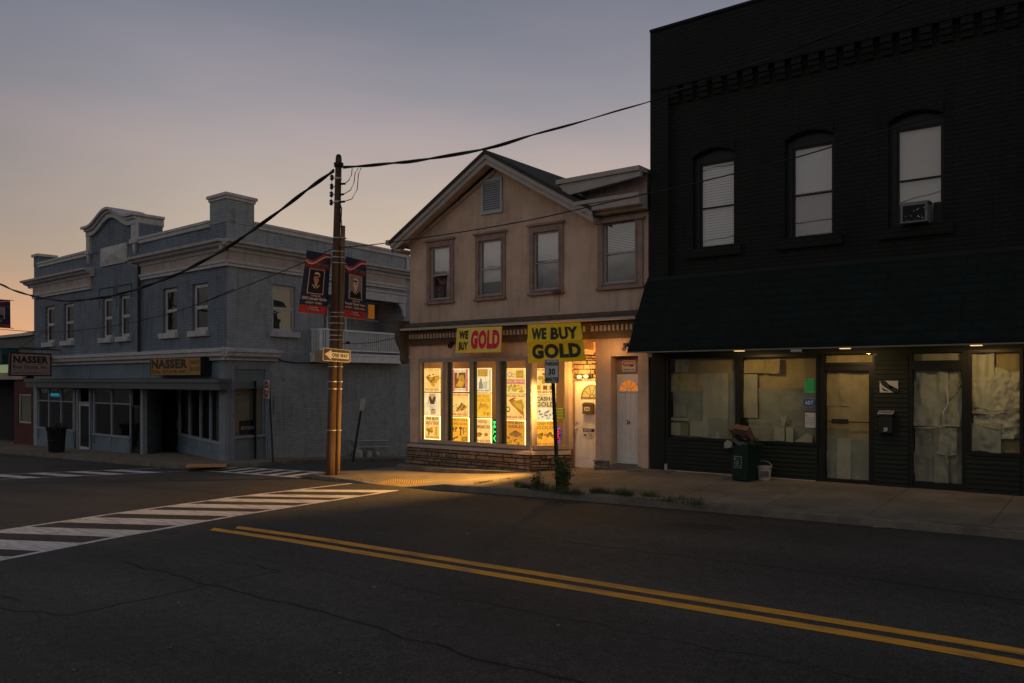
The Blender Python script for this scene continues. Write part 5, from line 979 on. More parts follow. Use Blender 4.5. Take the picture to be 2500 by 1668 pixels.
# ================================================================ BLACK-GREEN BRICK BUILDING
K_ = thing('dark_brick_building', (-4, 15.8, -.1), 'tall near-black green brick building with a wide awning and papered shop windows', 'building')
def green():
    XL, XR = -8.36, 4.5; top = 9.40
    ws = []
    for (a, b, c, d) in ((R1(385, 1495), R1(568, 1475), R1(385, 985), (R1(325, 965), R1(580, 915))), (R1(952, 1440), R1(1170, 1412), R1(955, 870), (R1(890, 850), R1(1195, 800))), (R1(1588, 1362), R1(1840, 1335), R1(1585, 765), (R1(1520, 745), R1(1875, 680)))):
        u0 = FP.px(a, -.14)[0]; u1 = FP.px(b, -.14)[0]; ws.append([u0-.15, FP.px(b, 0)[0]+.05, 4.66, 6.69])
    shop = [[-7.97, -4.80, .66, 2.42], [-4.62, -3.26, -.3, 2.42], [-1.94+.0, -1.94+.0, 0, 0]]
    px = lambda x, y=900, n=0: FP.px((x, y), n)[0]
    d2a, d2b = FP.px(R3(785, 800))[0], FP.px(R3(1195, 800))[0]; w3a, w3b = FP.px(R3(1232, 600))[0], FP.px(R3(1600, 600))[0]
    d1a, d1b = FP.px(R3(130, 800))[0], FP.px(R3(520, 800))[0]
    mb = MB(FP); mb.wall(XL, XR, 2.45, 9.38, [[w[0], w[1], w[2], w[3], .22] for w in ws])
    mb.build('wall', m_greenwall, K_)
    mb = MB(); mb.box(XL, XL+.1, 15.81, 30, -.5, top-.1); mb.box(XR-.1, XR, 15.81, 30, -.5, top-.1); mb.box(XL, XR, 29.9, 30, -.5, top-.1); mb.box(XL+.11, XR-.11, 15.9, 29.8, 9.0, 9.1); mb.build('walls', m_greenwall, K_)
    mb = MB(FP); mb.box(XL+.06, XR, 8.13, top, .002, .14); mb.box(XL+.06, XR, top, top+.05, -.3, .17)
    mb.box(XL+.05, XL+.48, 4.1, 8.13, .002, .12); mb.box(-1.38, -.93, 4.1, 8.13, .002, .12); mb.build('parapet', m_greenwall, K_)
    u = XL+.5
    while u < XR:
        if not -1.45 < u < -.95: MB(FP).prism([(u, 7.80), (u+.2, 7.80), (u+.2, 8.128), (u, 8.128)], .002, .05).box(u+.001, u+.199, 7.90, 8.127, .0501, .09).box(u+.002, u+.198, 8.00, 8.126, .0901, .12).build('corbel', m_greenwall, K_)
        u += .322
    mb = MB(FP); mb.box(XL, XR, 4.02, 4.12, .002, .16); mb.build('ledge', m_greenwood, K_)
    # segmental arches : corner fills, head panels, hood
    for i, w in enumerate(ws):
        u0, u1 = w[0], w[1]; vt, vs_ = w[3], w[3]-.13; uc = (u0+u1)/2; h = (u1-u0)/2; arc = lambda t: vs_+(vt-vs_)*(1-((t-uc)/h)**2)
        N_ = 12; mb = MB(FP)
        for k in range(N_):
            a, b = u0+(u1-u0)*k/N_, u0+(u1-u0)*(k+1)/N_
            if vt-arc((a+b)/2) > .003: mb.prism([(a, arc(a)), (b, arc(b)), (b, vt), (a, vt)], -.21, -.001)
            mb.prism([(a-(.0), arc(a)+.02), (b, arc(b)+.02), (b, arc(b)+.24), (a, arc(a)+.24)], .001, .03)
        mb.build('window_arch', m_greenwall, K_); MB(FP).box(u0-.16, u1+.16, w[2]-.2, w[2], -.1, .07).build('window_sill', m_greenwall, K_)
        fr = MB(FP); fr.box(u0, u0+.12, w[2], vs_, -.2, -.10); fr.box(u1-.03, u1, w[2], vs_, -.2, -.10); fr.box(u0, u1, vs_-.12, vt-.001, -.205, -.11); wf = fr.build('window_surround', m_blackframe, K_)
        a, b, c, d = u0+.12, u1-.03, w[2]+.02, vs_-.12
        bl = [[(0, 1, mat('slat_blind', (.78, .77, .80), .8, .05, 4))], [(.5, 1, mat('white_shade', (.78, .77, .80), .8, .05, 4)), (.03, .49, mat('net_shade', (.30, .30, .33), .8, .1, 4))], [(.0, 1, mat('ivory_shade', (.72, .70, .68), .8, .06, 4))], [(0, 1, m_blind)]][i]
        window(FP, wf, a, b, c, d, -.125, m_blackframe, glass('green_bldg_glass', .10, (.7, .7, .7)), .035, .47, blind=bl, slats=.055 if i == 0 else None, back=m_dark, dep=.09)
    # air conditioner
    u0, u1 = FP.px(R4(1600, 480), .15)[0], FP.px(R4(1765, 480), .15)[0]; z0 = ws[2][2]+.02; A_ = thing('window_air_conditioner', FP.map(u0, z0, .0), 'grey window air conditioner in the lower sash of the rightmost upper window', 'air conditioner')
    mb = MB(FP); mb.box(u0, u1, z0, z0+.34, -.12, .22, 0); mb.box(u0-.03, u1+.03, z0+.34, z0+.37, -.12, .2, 0); mb.build('housing', mat('ac_grey', (.20, .195, .19), .6, .2, 8), A_, bevel=.01)
    mb = MB(FP); mb.box(u0+.04, u1-.04, z0+.035, z0+.305, .221, .226); mb.build('grille', m_dark, A_)
    mb = MB(FP); rr = random.Random(5)
    for k in range(14): a = u0+.06+rr.random()*(u1-u0-.12); b = z0+.05+rr.random()*.22; mb.prism([(a, b), (a+rr.random()*.03, b-.01), (a+rr.random()*.03, b+rr.random()*.03)], .227, .229)
    mb.build('peeling_paint', m_metal, A_)
    mb = MB(FP); mb.box(u1+.04, ws[2][1]-.04, z0, z0+.37, -.11, -.09); mb.box(ws[2][0]+.13, u0-.01, z0, z0+.37, -.11, -.09)
    for k in range(6): a = u1+.05+k*.03; mb.box(a, a+.008, z0, z0+.37, -.089, -.08)
    mb.build('wall_panel', m_darkmetal, A_)
    # awning
    Yd = .98; zt, zb = 4.05, 2.55; mb = MB(FP); a0, a1 = XL-.02, XR
    p = [(.17, zt), (Yd, zb), (Yd, zb-.05), (.003, zb-.05), (.003, zt)]; mb.sweep(p, a0, a1); mb.build('awning', m_awning, K_)
    mb = MB(FP); mb.box(a0, a1, zb-.075, zb-.051, Yd-.03, Yd+.02); mb.build('drip_edge', mat('pale_edge', (.20, .19, .15), .6, .2, 4), K_)
    # shopfront
    m_pan = m_greenwood
    mb = MB(FP)
    def fr(u0, u1, v0, v1, t=.07, n0=-.12, n1=.0): mb.box(u0, u0+t, v0, v1, n0, n1); mb.box(u1-t, u1, v0, v1, n0, n1); mb.box(u0+t, u1-t, v0, v0+t, n0, n1); mb.box(u0+t, u1-t, v1-t, v1, n0, n1)
    mb.box(XL, -8.02, -.5, 2.45, -.15, .0); mb.box(d1b, d2a, -.5, 2.45, -.15, -.01); mb.box(w3b, XR, -.5, 2.45, -.15, -.01); mb.box(-8.02, -4.78, -.5, .66, -.15, -.01); mb.box(d2b, w3b, -.5, .62, -.15, -.01); mb.box(-8.02, XR, 2.40, 2.449, -.15, -.012)
    k = 0; z = -.02
    while z < .6:
        for (a, b) in ((-7.98, -4.82), (d2b+.02, w3b), (d1b+.02, d2a-.02)): mb.sweep([(-.009, z), (.025, z), (.008, z+.082), (-.009, z+.082)], a, b)
        z += .085
    while z < 2.35:
        mb.sweep([(-.009, z), (.02, z), (.006, z+.082), (-.009, z+.082)], d1b+.02, d2a-.02); z += .085
    mb.build('shopfront_cladding', m_pan, K_)
    mb = MB(FP); mb.box(-8.0, -7.95, -.05, .12, .0, .06); mb.sweep([(.0, -.09), (.03, -.09), (.03, -.0), (.0, .0)], -7.95, -4.84); mb.build('white_baseboard', m_gutter, K_)
    R = lambda p: FP.px(p)
    def shopwin(u0, u1, v0, v1, name='shop_window'):
        f = MB(FP); t = .05; f.box(u0-t, u0, v0-t, v1+t, -.14, .02); f.box(u1, u1+t, v0-t, v1+t, -.14, .02); f.box(u0, u1, v0-t, v0, -.14, .035); f.box(u0, u1, v1, v1+t, -.14, .02); w = f.build(name, m_blackframe, K_)
        MB(FP).quad([(u0, v0, -.04), (u1, v0, -.04), (u1, v1, -.04), (u0, v1, -.04)]).build('pane', glass('papered_glass', .03, (.9, .9, .86)), w)
        MB(FP).box(u0-.1, u1+.1, v0-.1, v1+.1, -.9, -.85).build('shop_interior', m_paper3, w); return w
    def sh(w, u0, u1, v0, v1, n, mt, amp=.02, seed=0, **k): MB(FP).sheet(u0, u1, v0, v1, n, amp, seed, **k).build('backing_sheet', mt, w, smooth=True)
    def U(x, y=700): return R(R2(x, y))[0]
    def V(x, y): return R(R2(x, y))[1]
    v0, v1 = .70, 2.37
    w = shopwin(-7.94, -6.44, v0, v1)
    sh(w, -7.94, -6.44, 1.0, v1, -.32, m_paper, .04, 1); sh(w, -7.93, -6.45, v0, V(500, 485), -.20, m_paper3, .03, 2); sh(w, U(550), U(785), v0, V(600, 490), -.17, m_paper2, .04, 3, droop=.02); sh(w, U(300), U(420), V(350, 480), V(350, 365), -.18, m_paper2, .03, 4)
    sh(w, U(255), U(555), V(400, 660), V(400, 500), -.175, m_paper, .03, 14)
    def bx(x0, x1, y0, y1, mt, n=-.13): MB(FP).box(U(x0), U(x1), V((x0+x1)/2, y1), V((x0+x1)/2, y0), n-.05, n).build('box_in_window', mt, w)
    bx(255, 430, 900, 925, m_paper2); bx(257, 355, 945, 1058, m_paper2); bx(358, 425, 950, 1062, m_shade, -.12); bx(435, 555, 930, 1070, m_paper2, -.15); bx(600, 780, 900, 1075, m_paper3, -.155); bx(290, 400, 780, 890, m_paper3, -.16)
    w = shopwin(-6.34, -4.84, v0, v1)
    sh(w, -6.34, -4.84, 1.05, v1, -.30, m_paper, .04, 5); sh(w, U(925), U(1050), 1.15, V(1000, 500), -.18, m_paper2, .02, 6); sh(w, U(925), U(1110), V(1000, 490), V(1000, 372), -.19, m_paper, .03, 7); sh(w, U(1115), U(1260), V(1180, 495), V(1180, 360), -.17, m_paper, .06, 8, droop=.06); sh(w, U(1050), U(1620), v0, 1.75, -.24, m_paper3, .04, 9); sh(w, U(975), U(1300), v0, 1.12, -.16, m_paper3, .05, 10, droop=.05)
    bx(1210, 1305, 990, 1110, m_paper2, -.13); bx(1320, 1385, 985, 1120, m_paper2, -.12)
    mb = MB(FP); mb.prism([(U(1400), v0+.01), (U(1560), v0+.01), (U(1570), V(1540, 1060)), (U(1510), V(1500, 1040))], -.16, -.12); mb.prism([(U(1280), v0+.3), (U(1300), v0+.3), (U(1330), V(1300, 870)), (U(1290), V(1300, 900)), (U(1270), V(1290, 870))], -.16, -.14); mb.build('crumpled_plastic', m_paper2, w)
    # papered door
    V3 = lambda x, y: R(R3(x, y)); a, b = V3(160, 800)[0], V3(486, 800)[0]; c, d = V3(320, 1180)[1], V3(320, 378)[1]
    mb = MB(FP); mb.box(a-.14, a, -.3, d+.1, -.14, .0); mb.box(b, b+.14, -.3, d+.1, -.14, .0); mb.box(a, b, c-.14, c, -.12, -.02); mb.box(a, b, d, d+.1, -.12, -.02); mb.box(a-.14, b+.14, d+.1, V3(320, 317)[1], -.14, .0); mb.box(a-.14, a-.02, V3(320, 317)[1], 2.4, -.14, .0); mb.box(b+.06, b+.14, V3(320, 317)[1], 2.4, -.14, .0)
    D = mb.build('door', m_blackframe, K_); D['label'] = 'black framed glass door lined with paper'
    MB(FP).quad([(a, c, -.06), (b, c, -.06), (b, 2.4, -.06), (a, 2.4, -.06)]).build('pane', glass('door_glass', .035, (.9, .9, .88)), D)
    sh(D, a, b, .5, d, -.17, m_paper, .02, 11); sh(D, a, b, c, V3(300, 880)[1], -.15, m_paper3, .03, 12); sh(D, a+.18, a+.44, c, V3(300, 880)[1], -.13, m_paper2, .02, 13); sh(D, a, a+.45, V3(300, 640)[1], d-.02, -.15, m_paper, .03, 23); sh(D, a-.02, b+.05, V3(320, 317)[1], 2.38, -.15, m_paper, .05, 24)
    h = V3(320, 755)[1]; mb = MB(FP); mb.box(a+.12, a+.42, h-.04, h+.05, -.055, -.02); mb.box(a, b, h-.01, h+.01, -.058, -.04); mb.build('push_bar', m_darkmetal, D); MB(FP).box(a, b, -.3, 2.4, -.8, -.75).build('shop_interior', m_paper3, D)
    # draped door
    a, b = V3(806, 800)[0], V3(1170, 800)[0]; c, d = V3(980, 1208)[1], V3(980, 370)[1]
    mb = MB(FP); mb.box(a-.10, a, -.3, 2.42, -.14, .0); mb.box(b, b+.14, -.3, 2.42, -.14, .0); mb.box(a, b, -.3, c, -.12, -.02); mb.box(a, b, d, V3(980, 302)[1], -.12, .0)
    D = mb.build('door', m_blackframe, K_); D['label'] = 'black framed glass door hung with pale cloth'
    MB(FP).quad([(a, c, -.06), (b, c, -.06), (b, 2.4, -.06), (a, 2.4, -.06)]).build('pane', glass('cloth_glass', .035, (.9, .9, .88)), D)
    m_cl = mat('pale_cloth', (.36, .38, .31), .9, .1, 3); m_cl2 = mat('white_cloth', (.50, .50, .40), .9, .1, 3); hy = V3(980, 790)[1]; mid = V3(1050, 790)[0]
    sh(D, a, mid+.02, hy, d, -.14, m_cl, .07, 15, fv=5, nu=30, nv=30); sh(D, mid-.0, b, hy+.02, d, -.15, m_cl, .07, 16, fv=6, nu=30, nv=30); sh(D, a, b, c, hy+.05, -.22, m_paper3, .07, 17, fv=4, nu=24, nv=30); sh(D, mid-.22, mid+.02, c, hy-.02, -.18, m_paper3, .06, 18, fv=6, nu=16, nv=24); sh(D, b-.42, b-.1, hy-.5, hy-.0, -.17, m_cl, .06, 19, droop=.08); sh(D, a, b, V3(980, 302)[1], 2.38, -.15, m_cl, .05, 20)
    mb = MB(FP); mb.tube([(a, hy-.03, -.1), ((a+mid)/2, hy-.035, -.08), (mid, hy+.02, -.08), (b, hy+.01, -.1)], .009, 6, mapped=True); mb.tube([(mid+.0, d-.3, -.1), (mid+.03, d-.6, -.08), (mid-.05, hy+.25, -.07), (mid-.0, hy+.05, -.08)], .016, 6, mapped=True); mb.tube([(mid+.02, hy+.45, -.1), (mid+.25, hy+.75, -.1), (b-.05, hy+1.0, -.11)], .012, 6, mapped=True); mb.build('fold', m_cl2, D, smooth=True)
    MB(FP).box(a, b, -.3, 2.4, -.8, -.75).build('shop_interior', m_dark, D)
    # right window with draped sheet
    a, b = V3(1238, 600)[0], V3(1596, 600)[0]; c, d = V3(1400, 985)[1], V3(1400, 243)[1]
    w = shopwin(a, b, c, d); sh(w, a, b, c, d, -.24, m_paper, .04, 21, fv=5)
    s = MB(FP).sheet(a+.02, b, c+.25, V3(1400, 372)[1], -.15, .065, 22, fu=5, fv=7, nu=60, nv=64, droop=.10); s.build('draped_sheet', m_cl2, w, smooth=True)
    sh(w, a, a+.33, V3(1300, 700)[1], d-.02, -.13, m_cl2, .06, 25, nu=20, nv=30, droop=.05); sh(w, a, b-.28, c+.02, c+.5, -.12, m_cl, .07, 26, nu=24, nv=20, droop=.08)
    mb = MB(FP)
    for y0, y1 in ((640, 655), (690, 660), (770, 790)): mb.tube([(a+.02, V3(1250, y0)[1], -.1), ((a+b)/2, V3(1400, (y0+y1)/2+25)[1], -.075), (b-.02, V3(1590, y1)[1], -.1)], .009, 6, mapped=True)
    mb.build('fold', m_cl2, w, smooth=True)
    return ws
GW = green()
# lit lamps under the awning
for k, (p, lb) in enumerate(((R2(910, 262), 'small lit warm lamp under the awning edge above the left papered windows'), (R3(308, 189), 'small lit warm lamp under the awning edge above the papered door'), (R3(1275, 165), 'small lit warm lamp under the awning edge above the draped right window'))):
    u, v = FP.px(p, .93); nn = thing('awning_lamp', FP.map(u, 2.47, .93), lb, 'lamp', 'lit lamps along the awning edge')
    mb = MB(FP); mb.box(u-.11, u+.11, 2.475, 2.495, .80, .93); mb.build('housing', m_metal, nn); mb = MB(FP); mb.box(u-.08, u+.08, 2.463, 2.474, .84, .97); mb.build('lens', glow('lamp_lens', (1, .62, .24), 1.3), nn)
    area_light('awning_lamp_light', FP.map(u, 2.45, .75), .18, 5.0, (1, .64, .26), rot=(math.radians(50), 0, 0), sy=.08)
u, v = FP.px(R2(1440, 250), .95); q = thing('security_camera', FP.map(u, 2.4, .9), 'pale boxy camera fixed under the awning edge above the second papered window', 'camera'); MB(FP).box(u-.1, u+.1, 2.42, 2.47, .85, 1.01).build('body', m_metal, q, bevel=.01); MB(FP).tube([(u+.1, 2.445, .95), (u+.13, 2.445, .95)], .02, 8, mapped=True).build('lens', m_dark, q)
# things on the shopfront
def note(p0, p1, name, label, cat, fm, ops_, mats, n=-.03):
    a = area(FP, p0, p1, n); W_ = a[1]-a[0]; H_ = a[3]-a[2]; f = MB(lambda x, y, c=0: FP.map(a[0]+W_*x, a[2]+H_*y, n+c)); f.box(0, 1, 0, 1, -.004, 0, 0)
    for op in ops_:
        if op[0] == 't': f.text(op[1], *op[2:6], .003, op[6], .02)
        elif op[0] == 'r': f.box(op[1], op[3], op[2], op[4], .0005, .002, op[5])
        elif op[0] == 'p': f.prism(op[1], .0005, .0025, op[2])
    return tag(f.build(name, [fm]+mats, base=FP.map(a[0], a[2], n)), label, cat)
note(R2(1510, 670), R2(1617, 540), 'green_notice', 'bright green paper notice taped inside the second papered window', 'notice', mat('bright_green_paper', (.05, .42, .17), .8, .06, 4), [('r', .12, .78-.12*k, .85, .80-.12*k, 1) for k in range(6)]+[('r', .1, .86, .25, .93, 1)], [m_signblack])
note(R2(1515, 985), R2(1612, 852), 'white_notice', 'white paper notice with a black heading bar under the octagonal sticker', 'notice', mat('white_notice_paper', (.50, .50, .52), .8, .06, 4), [('r', .1, .68-.11*k, .85, .695-.11*k, 1) for k in range(5)]+[('r', 0, 1.02, .95, 1.10, 1), ('p', [(.08, .78), (.2, .78), (.14, .92)], 1)], [m_signblack])
u, v = FP.px(R2(1552, 760), -.03); r = (FP.px(R2(1613, 760), -.03)[0]-FP.px(R2(1492, 760), -.03)[0])/2; mb = MB(FP)
oc = lambda k: [(u+r*k*math.cos(math.pi/8+i*math.pi/4), v+r*k*math.sin(math.pi/8+i*math.pi/4)) for i in range(8)]
mb.prism(oc(1), -.036, -.03, 0); mb.prism(oc(.9), -.0295, -.028, 1); mb.prism(oc(.86), -.0275, -.026, 0); mb.text('ADT', u-r*.62, u+r*.62, v-r*.3, v+r*.32, -.024, 1, .05); mb.text('SECURITY', u-r*.5, u+r*.5, v+r*.55, v+r*.7, -.024, 1); mb.text('MONITORED', u-r*.5, u+r*.5, v-r*.72, v-r*.55, -.024, 1)
tag(mb.build('window_sticker', [mat('sticker_blue', (.012, .06, .22), .5, .05, 4), mat('sticker_white', (.42, .46, .52), .5, .05, 4)], base=FP.map(u, v-r, -.03)), 'blue octagonal ADT sticker on the second papered window', 'sticker')
note(R3(566, 538), R3(702, 452), 'photo_plaque', 'small black and white picture of a shoe on the dark wall between the doors', 'picture', mat('plaque_white', (.42, .42, .42), .6, .08, 9), [('p', [(.0, 1), (.3, 1), (.55, .65), (1, .3), (1, .0), (.75, .0), (.45, .3), (.15, .6)], 1), ('p', [(.08, .45), (.3, .25), (.5, .08), (.2, .15)], 1), ('p', [(.55, .6), (.72, .45), (.62, .3), (.5, .45)], 2)], [m_signblack, mat('plaque_brown', (.09, .05, .04), .6, .1, 9)], n=.03)
a = area(FP, R3(552, 835), R3(668, 672), .12); nn = thing('mailbox', FP.map(a[0], a[2], .02), 'black wall mailbox with a pale lid edge and number 239 beside the papered door', 'mailbox')
mb = MB(FP); mb.box(a[0]+.02, a[1]-.02, a[2], a[3]-.03, .03, .13); mb.build('box', m_signblack, nn, bevel=.01); mb = MB(FP); mb.sweep([(.025, a[3]), (.16, a[3]-.05), (.16, a[3]-.065), (.025, a[3]-.02)], a[0], a[1]); mb.build('lid', m_metal, nn)
mb = MB(FP); mb.text('239', a[0]+.10, a[1]-.10, a[2]+.03, a[2]+.10, .134, 0, .03); mb.build('lettering', m_signwhite, nn)

# ================================================================ UTILITY POLE and what hangs on it
KY = 13.45; PP = Plane((0, KY), (1, 0))
pb = PP.px((807, 1158)); pt = PP.px(C5(585, 125)); PB = Vector((pb[0], KY, -.55)); PT = Vector((pt[0], KY, pt[1]))
U_ = thing('utility_pole', PB, 'tall weathered wooden utility pole at the corner of the pavement', 'utility pole')
at = lambda t: PB.lerp(PT, t)
zt_ = lambda z: (z-PB.z)/(PT.z-PB.z)
mb = MB(); mb.tube([at(i/12) for i in range(13)], [.128-.05*i/12 for i in range(13)], 14); mb.build('pole', m_pole, U_, smooth=True)
off = Vector((.13, .11, 0)); mb = MB(); mb.tube([at(t)+off*(1-.15*t) for t in (0, .2, .45, .62, zt_(CAM_H+(HY-556)/FPX*20.6))], [.062, .062, .06, .058, .058], 10); mb.build('conduit', m_conduit, U_, smooth=True)
for y in (579, 612, 626, 640, 762, 772, 788, 805, 818, 829, 895, 932, 950, 1052):
    z = CAM_H+(HY-y)/FPX*20.2; p = at(zt_(z)); mb = MB(); mb.tube([p-Vector((0, 0, .012)), p+Vector((0, 0, .012))], .155-.05*zt_(z), 12)
    q = p+off; mb.tube([q-Vector((0, 0, .012)), q+Vector((0, 0, .012))], .075, 10); mb.build('steel_strap', m_metal, U_)
for y in (433, 490): z = CAM_H+(HY-y)/FPX*20.2; p = at(zt_(z)); MB().tube([p-Vector((0, 0, .02)), p+Vector((0, 0, .02))], .09, 12).build('steel_strap', m_metal, U_)
mb = MB(); top = at(1); mb.tube([top-Vector((0, 0, .22)), top-Vector((0, 0, .12)), top-Vector((0, 0, .1))], [.11, .125, .09], 10); mb.tube([top-Vector((0, 0, .12)), top+Vector((0, 0, .06)), top+Vector((0, 0, .1))], [.072, .07, .04], 10); mb.build('pole_cap', m_darkmetal, U_, smooth=True)
for y in (430, 452, 471, 491):
    z = CAM_H+(HY-y)/FPX*20.2; p = at(zt_(z)); mb = MB(); q = p+Vector((-.17, -.06, 0)); mb.tube([p, q], .012, 5)
    for k, r in ((-.05, .035), (-.02, .05), (.01, .03), (.04, .05), (.065, .03)): mb.tube([q+Vector((0, 0, k-.012)), q+Vector((0, 0, k+.012))], r, 8)
    mb.build('insulator', m_darkmetal, U_)
mb = MB(); mb.tube([at(zt_(CAM_H+(HY-y)/FPX*20.2))+Vector((-.17, -.06, 0)) for y in (425, 495)], .008, 4)
for (x0, y0, xs) in ((620, 412, [(655, 410), (700, 370), (730, 310), (738, 235)]), (620, 532, [(640, 528), (720, 480), (760, 390), (770, 290), (805, 235)]), (615, 616, [(650, 610), (735, 580), (795, 470), (808, 300), (838, 232)])):
    pts = [PP.map(*PP.px(C5(x0-15, y0)))]+[PP.map(*PP.px(C5(*q))) for q in xs]; mb.tube(pts, .011, 5); mb.tube([pts[0], pts[1]], .028, 6)
mb.tube([PP.map(*PP.px(C5(x, y)))+Vector((.02, -.03, 0)) for x, y in ((600, 625), (622, 690), (617, 800), (622, 905))], .016, 5); mb.tube([PP.map(*PP.px(C5(x, y)))+Vector((.02, -.03, 0)) for x, y in ((600, 625), (608, 760), (606, 905))], .012, 5)
mb.build('jumper_wire', m_cable, U_)
def cable(pts, r, label, twist=False, pl=PP, extra=None):
    P = [pl.map(*pl.px(p)) for p in pts]+[Vector(e) for e in (extra or [])]; D = []
    for i in range(len(P)-1):           # smooth interpolation
        a, b = P[i], P[i+1]; ta = (P[i+1]-P[max(i-1, 0)])*.5; tb = (P[min(i+2, len(P)-1)]-P[i])*.5
        k = max(4, int((b-a).length/(.25 if twist else .8)))
        for j in range(k): t = j/k; D.append(a*(2*t**3-3*t**2+1)+ta*(t**3-2*t**2+t)+b*(-2*t**3+3*t**2)+tb*(t**3-t**2))
    D.append(P[-1]); mb = MB(); rf = lambda d: r*(1 if d.x < -11 else max(.42, 1-.2*(d.x+11)))*(1-.25*max(0, min(1, (-22-d.x)/20)))
    if twist:
        for ph in (0, math.pi): mb.tube([d+Vector((0, math.sin(i*.55+ph), math.cos(i*.55+ph)))*rf(d)*.75 for i, d in enumerate(D)], [rf(d) for d in D], 5)
    else: mb.tube(D, r, 5)
    return tag(mb.build('overhead_cable', m_cable, smooth=True), label, 'cable', 'overhead cables along the street')
cable([C5(640, 225), C5(900, 208), C5(1200, 178), C5(1476, 150), (1185, 364), (1300, 330), (1400, 303), (1500, 273), (1590, 247), R1(250, 548), R1(600, 430), R1(1000, 280), R1(1400, 120), R1(1690, 0), R1(2050, -170)], .024, 'thick twisted overhead cable rising right from the pole top over the gable', True)
cable([C5(530, 262), C5(380, 370), C5(200, 500), C5(0, 655), A(2350, 352), A(2050, 560), A(1800, 700), A(1600, 800), A(1300, 915), A(1000, 998), A(650, 1045), A(480, 1035), A(300, 1003), A(120, 950), A(0, 895), (-60, 672)], .03, 'thick twisted overhead cable sagging left from the pole top across the corner building', True)
cable([C5(590, 1130), C5(850, 1108), C5(1150, 1075), C6(0, 779), C6(500, 705), C6(1000, 618), C6(1400, 530), C6(2000, 392), R4(380, 235), R4(950, 90), R1(1500, 798), R1(2000, 665), R1(2350, 567), R1(2700, 450)], .012, 'thin overhead cable running right from the pole across gable and brick facade')
cable([C5(510, 1145), C5(420, 1188), C5(0, 1378), C3(0, 650), A(2100, 940), A(1800, 1065), A(1500, 1165), A(1250, 1222), A(950, 1280), A(600, 1320), A(300, 1322), A(0, 1300), (-60, 800)], .012, 'thin overhead cable running left from the pole across the corner building')
mb = MB(); q0 = at(zt_(CAM_H+(HY-836)/FPX*20.2)); q1 = FP.map(*FP.px((998, 815), .3), .3); mid = (q0+q1)/2-Vector((0, 0, .12)); mb.tube([q0, q0.lerp(mid, .5)-Vector((0, 0, .03)), mid, mid.lerp(q1, .5)-Vector((0, 0, .02)), q1], .009, 5); mb.ball(q0.lerp(mid, .35), .05, sc=(1.6, 1, .8)); tag(mb.build('service_wire', m_cable), 'short thin wire from the pole to the left end of the shop cornice', 'cable')

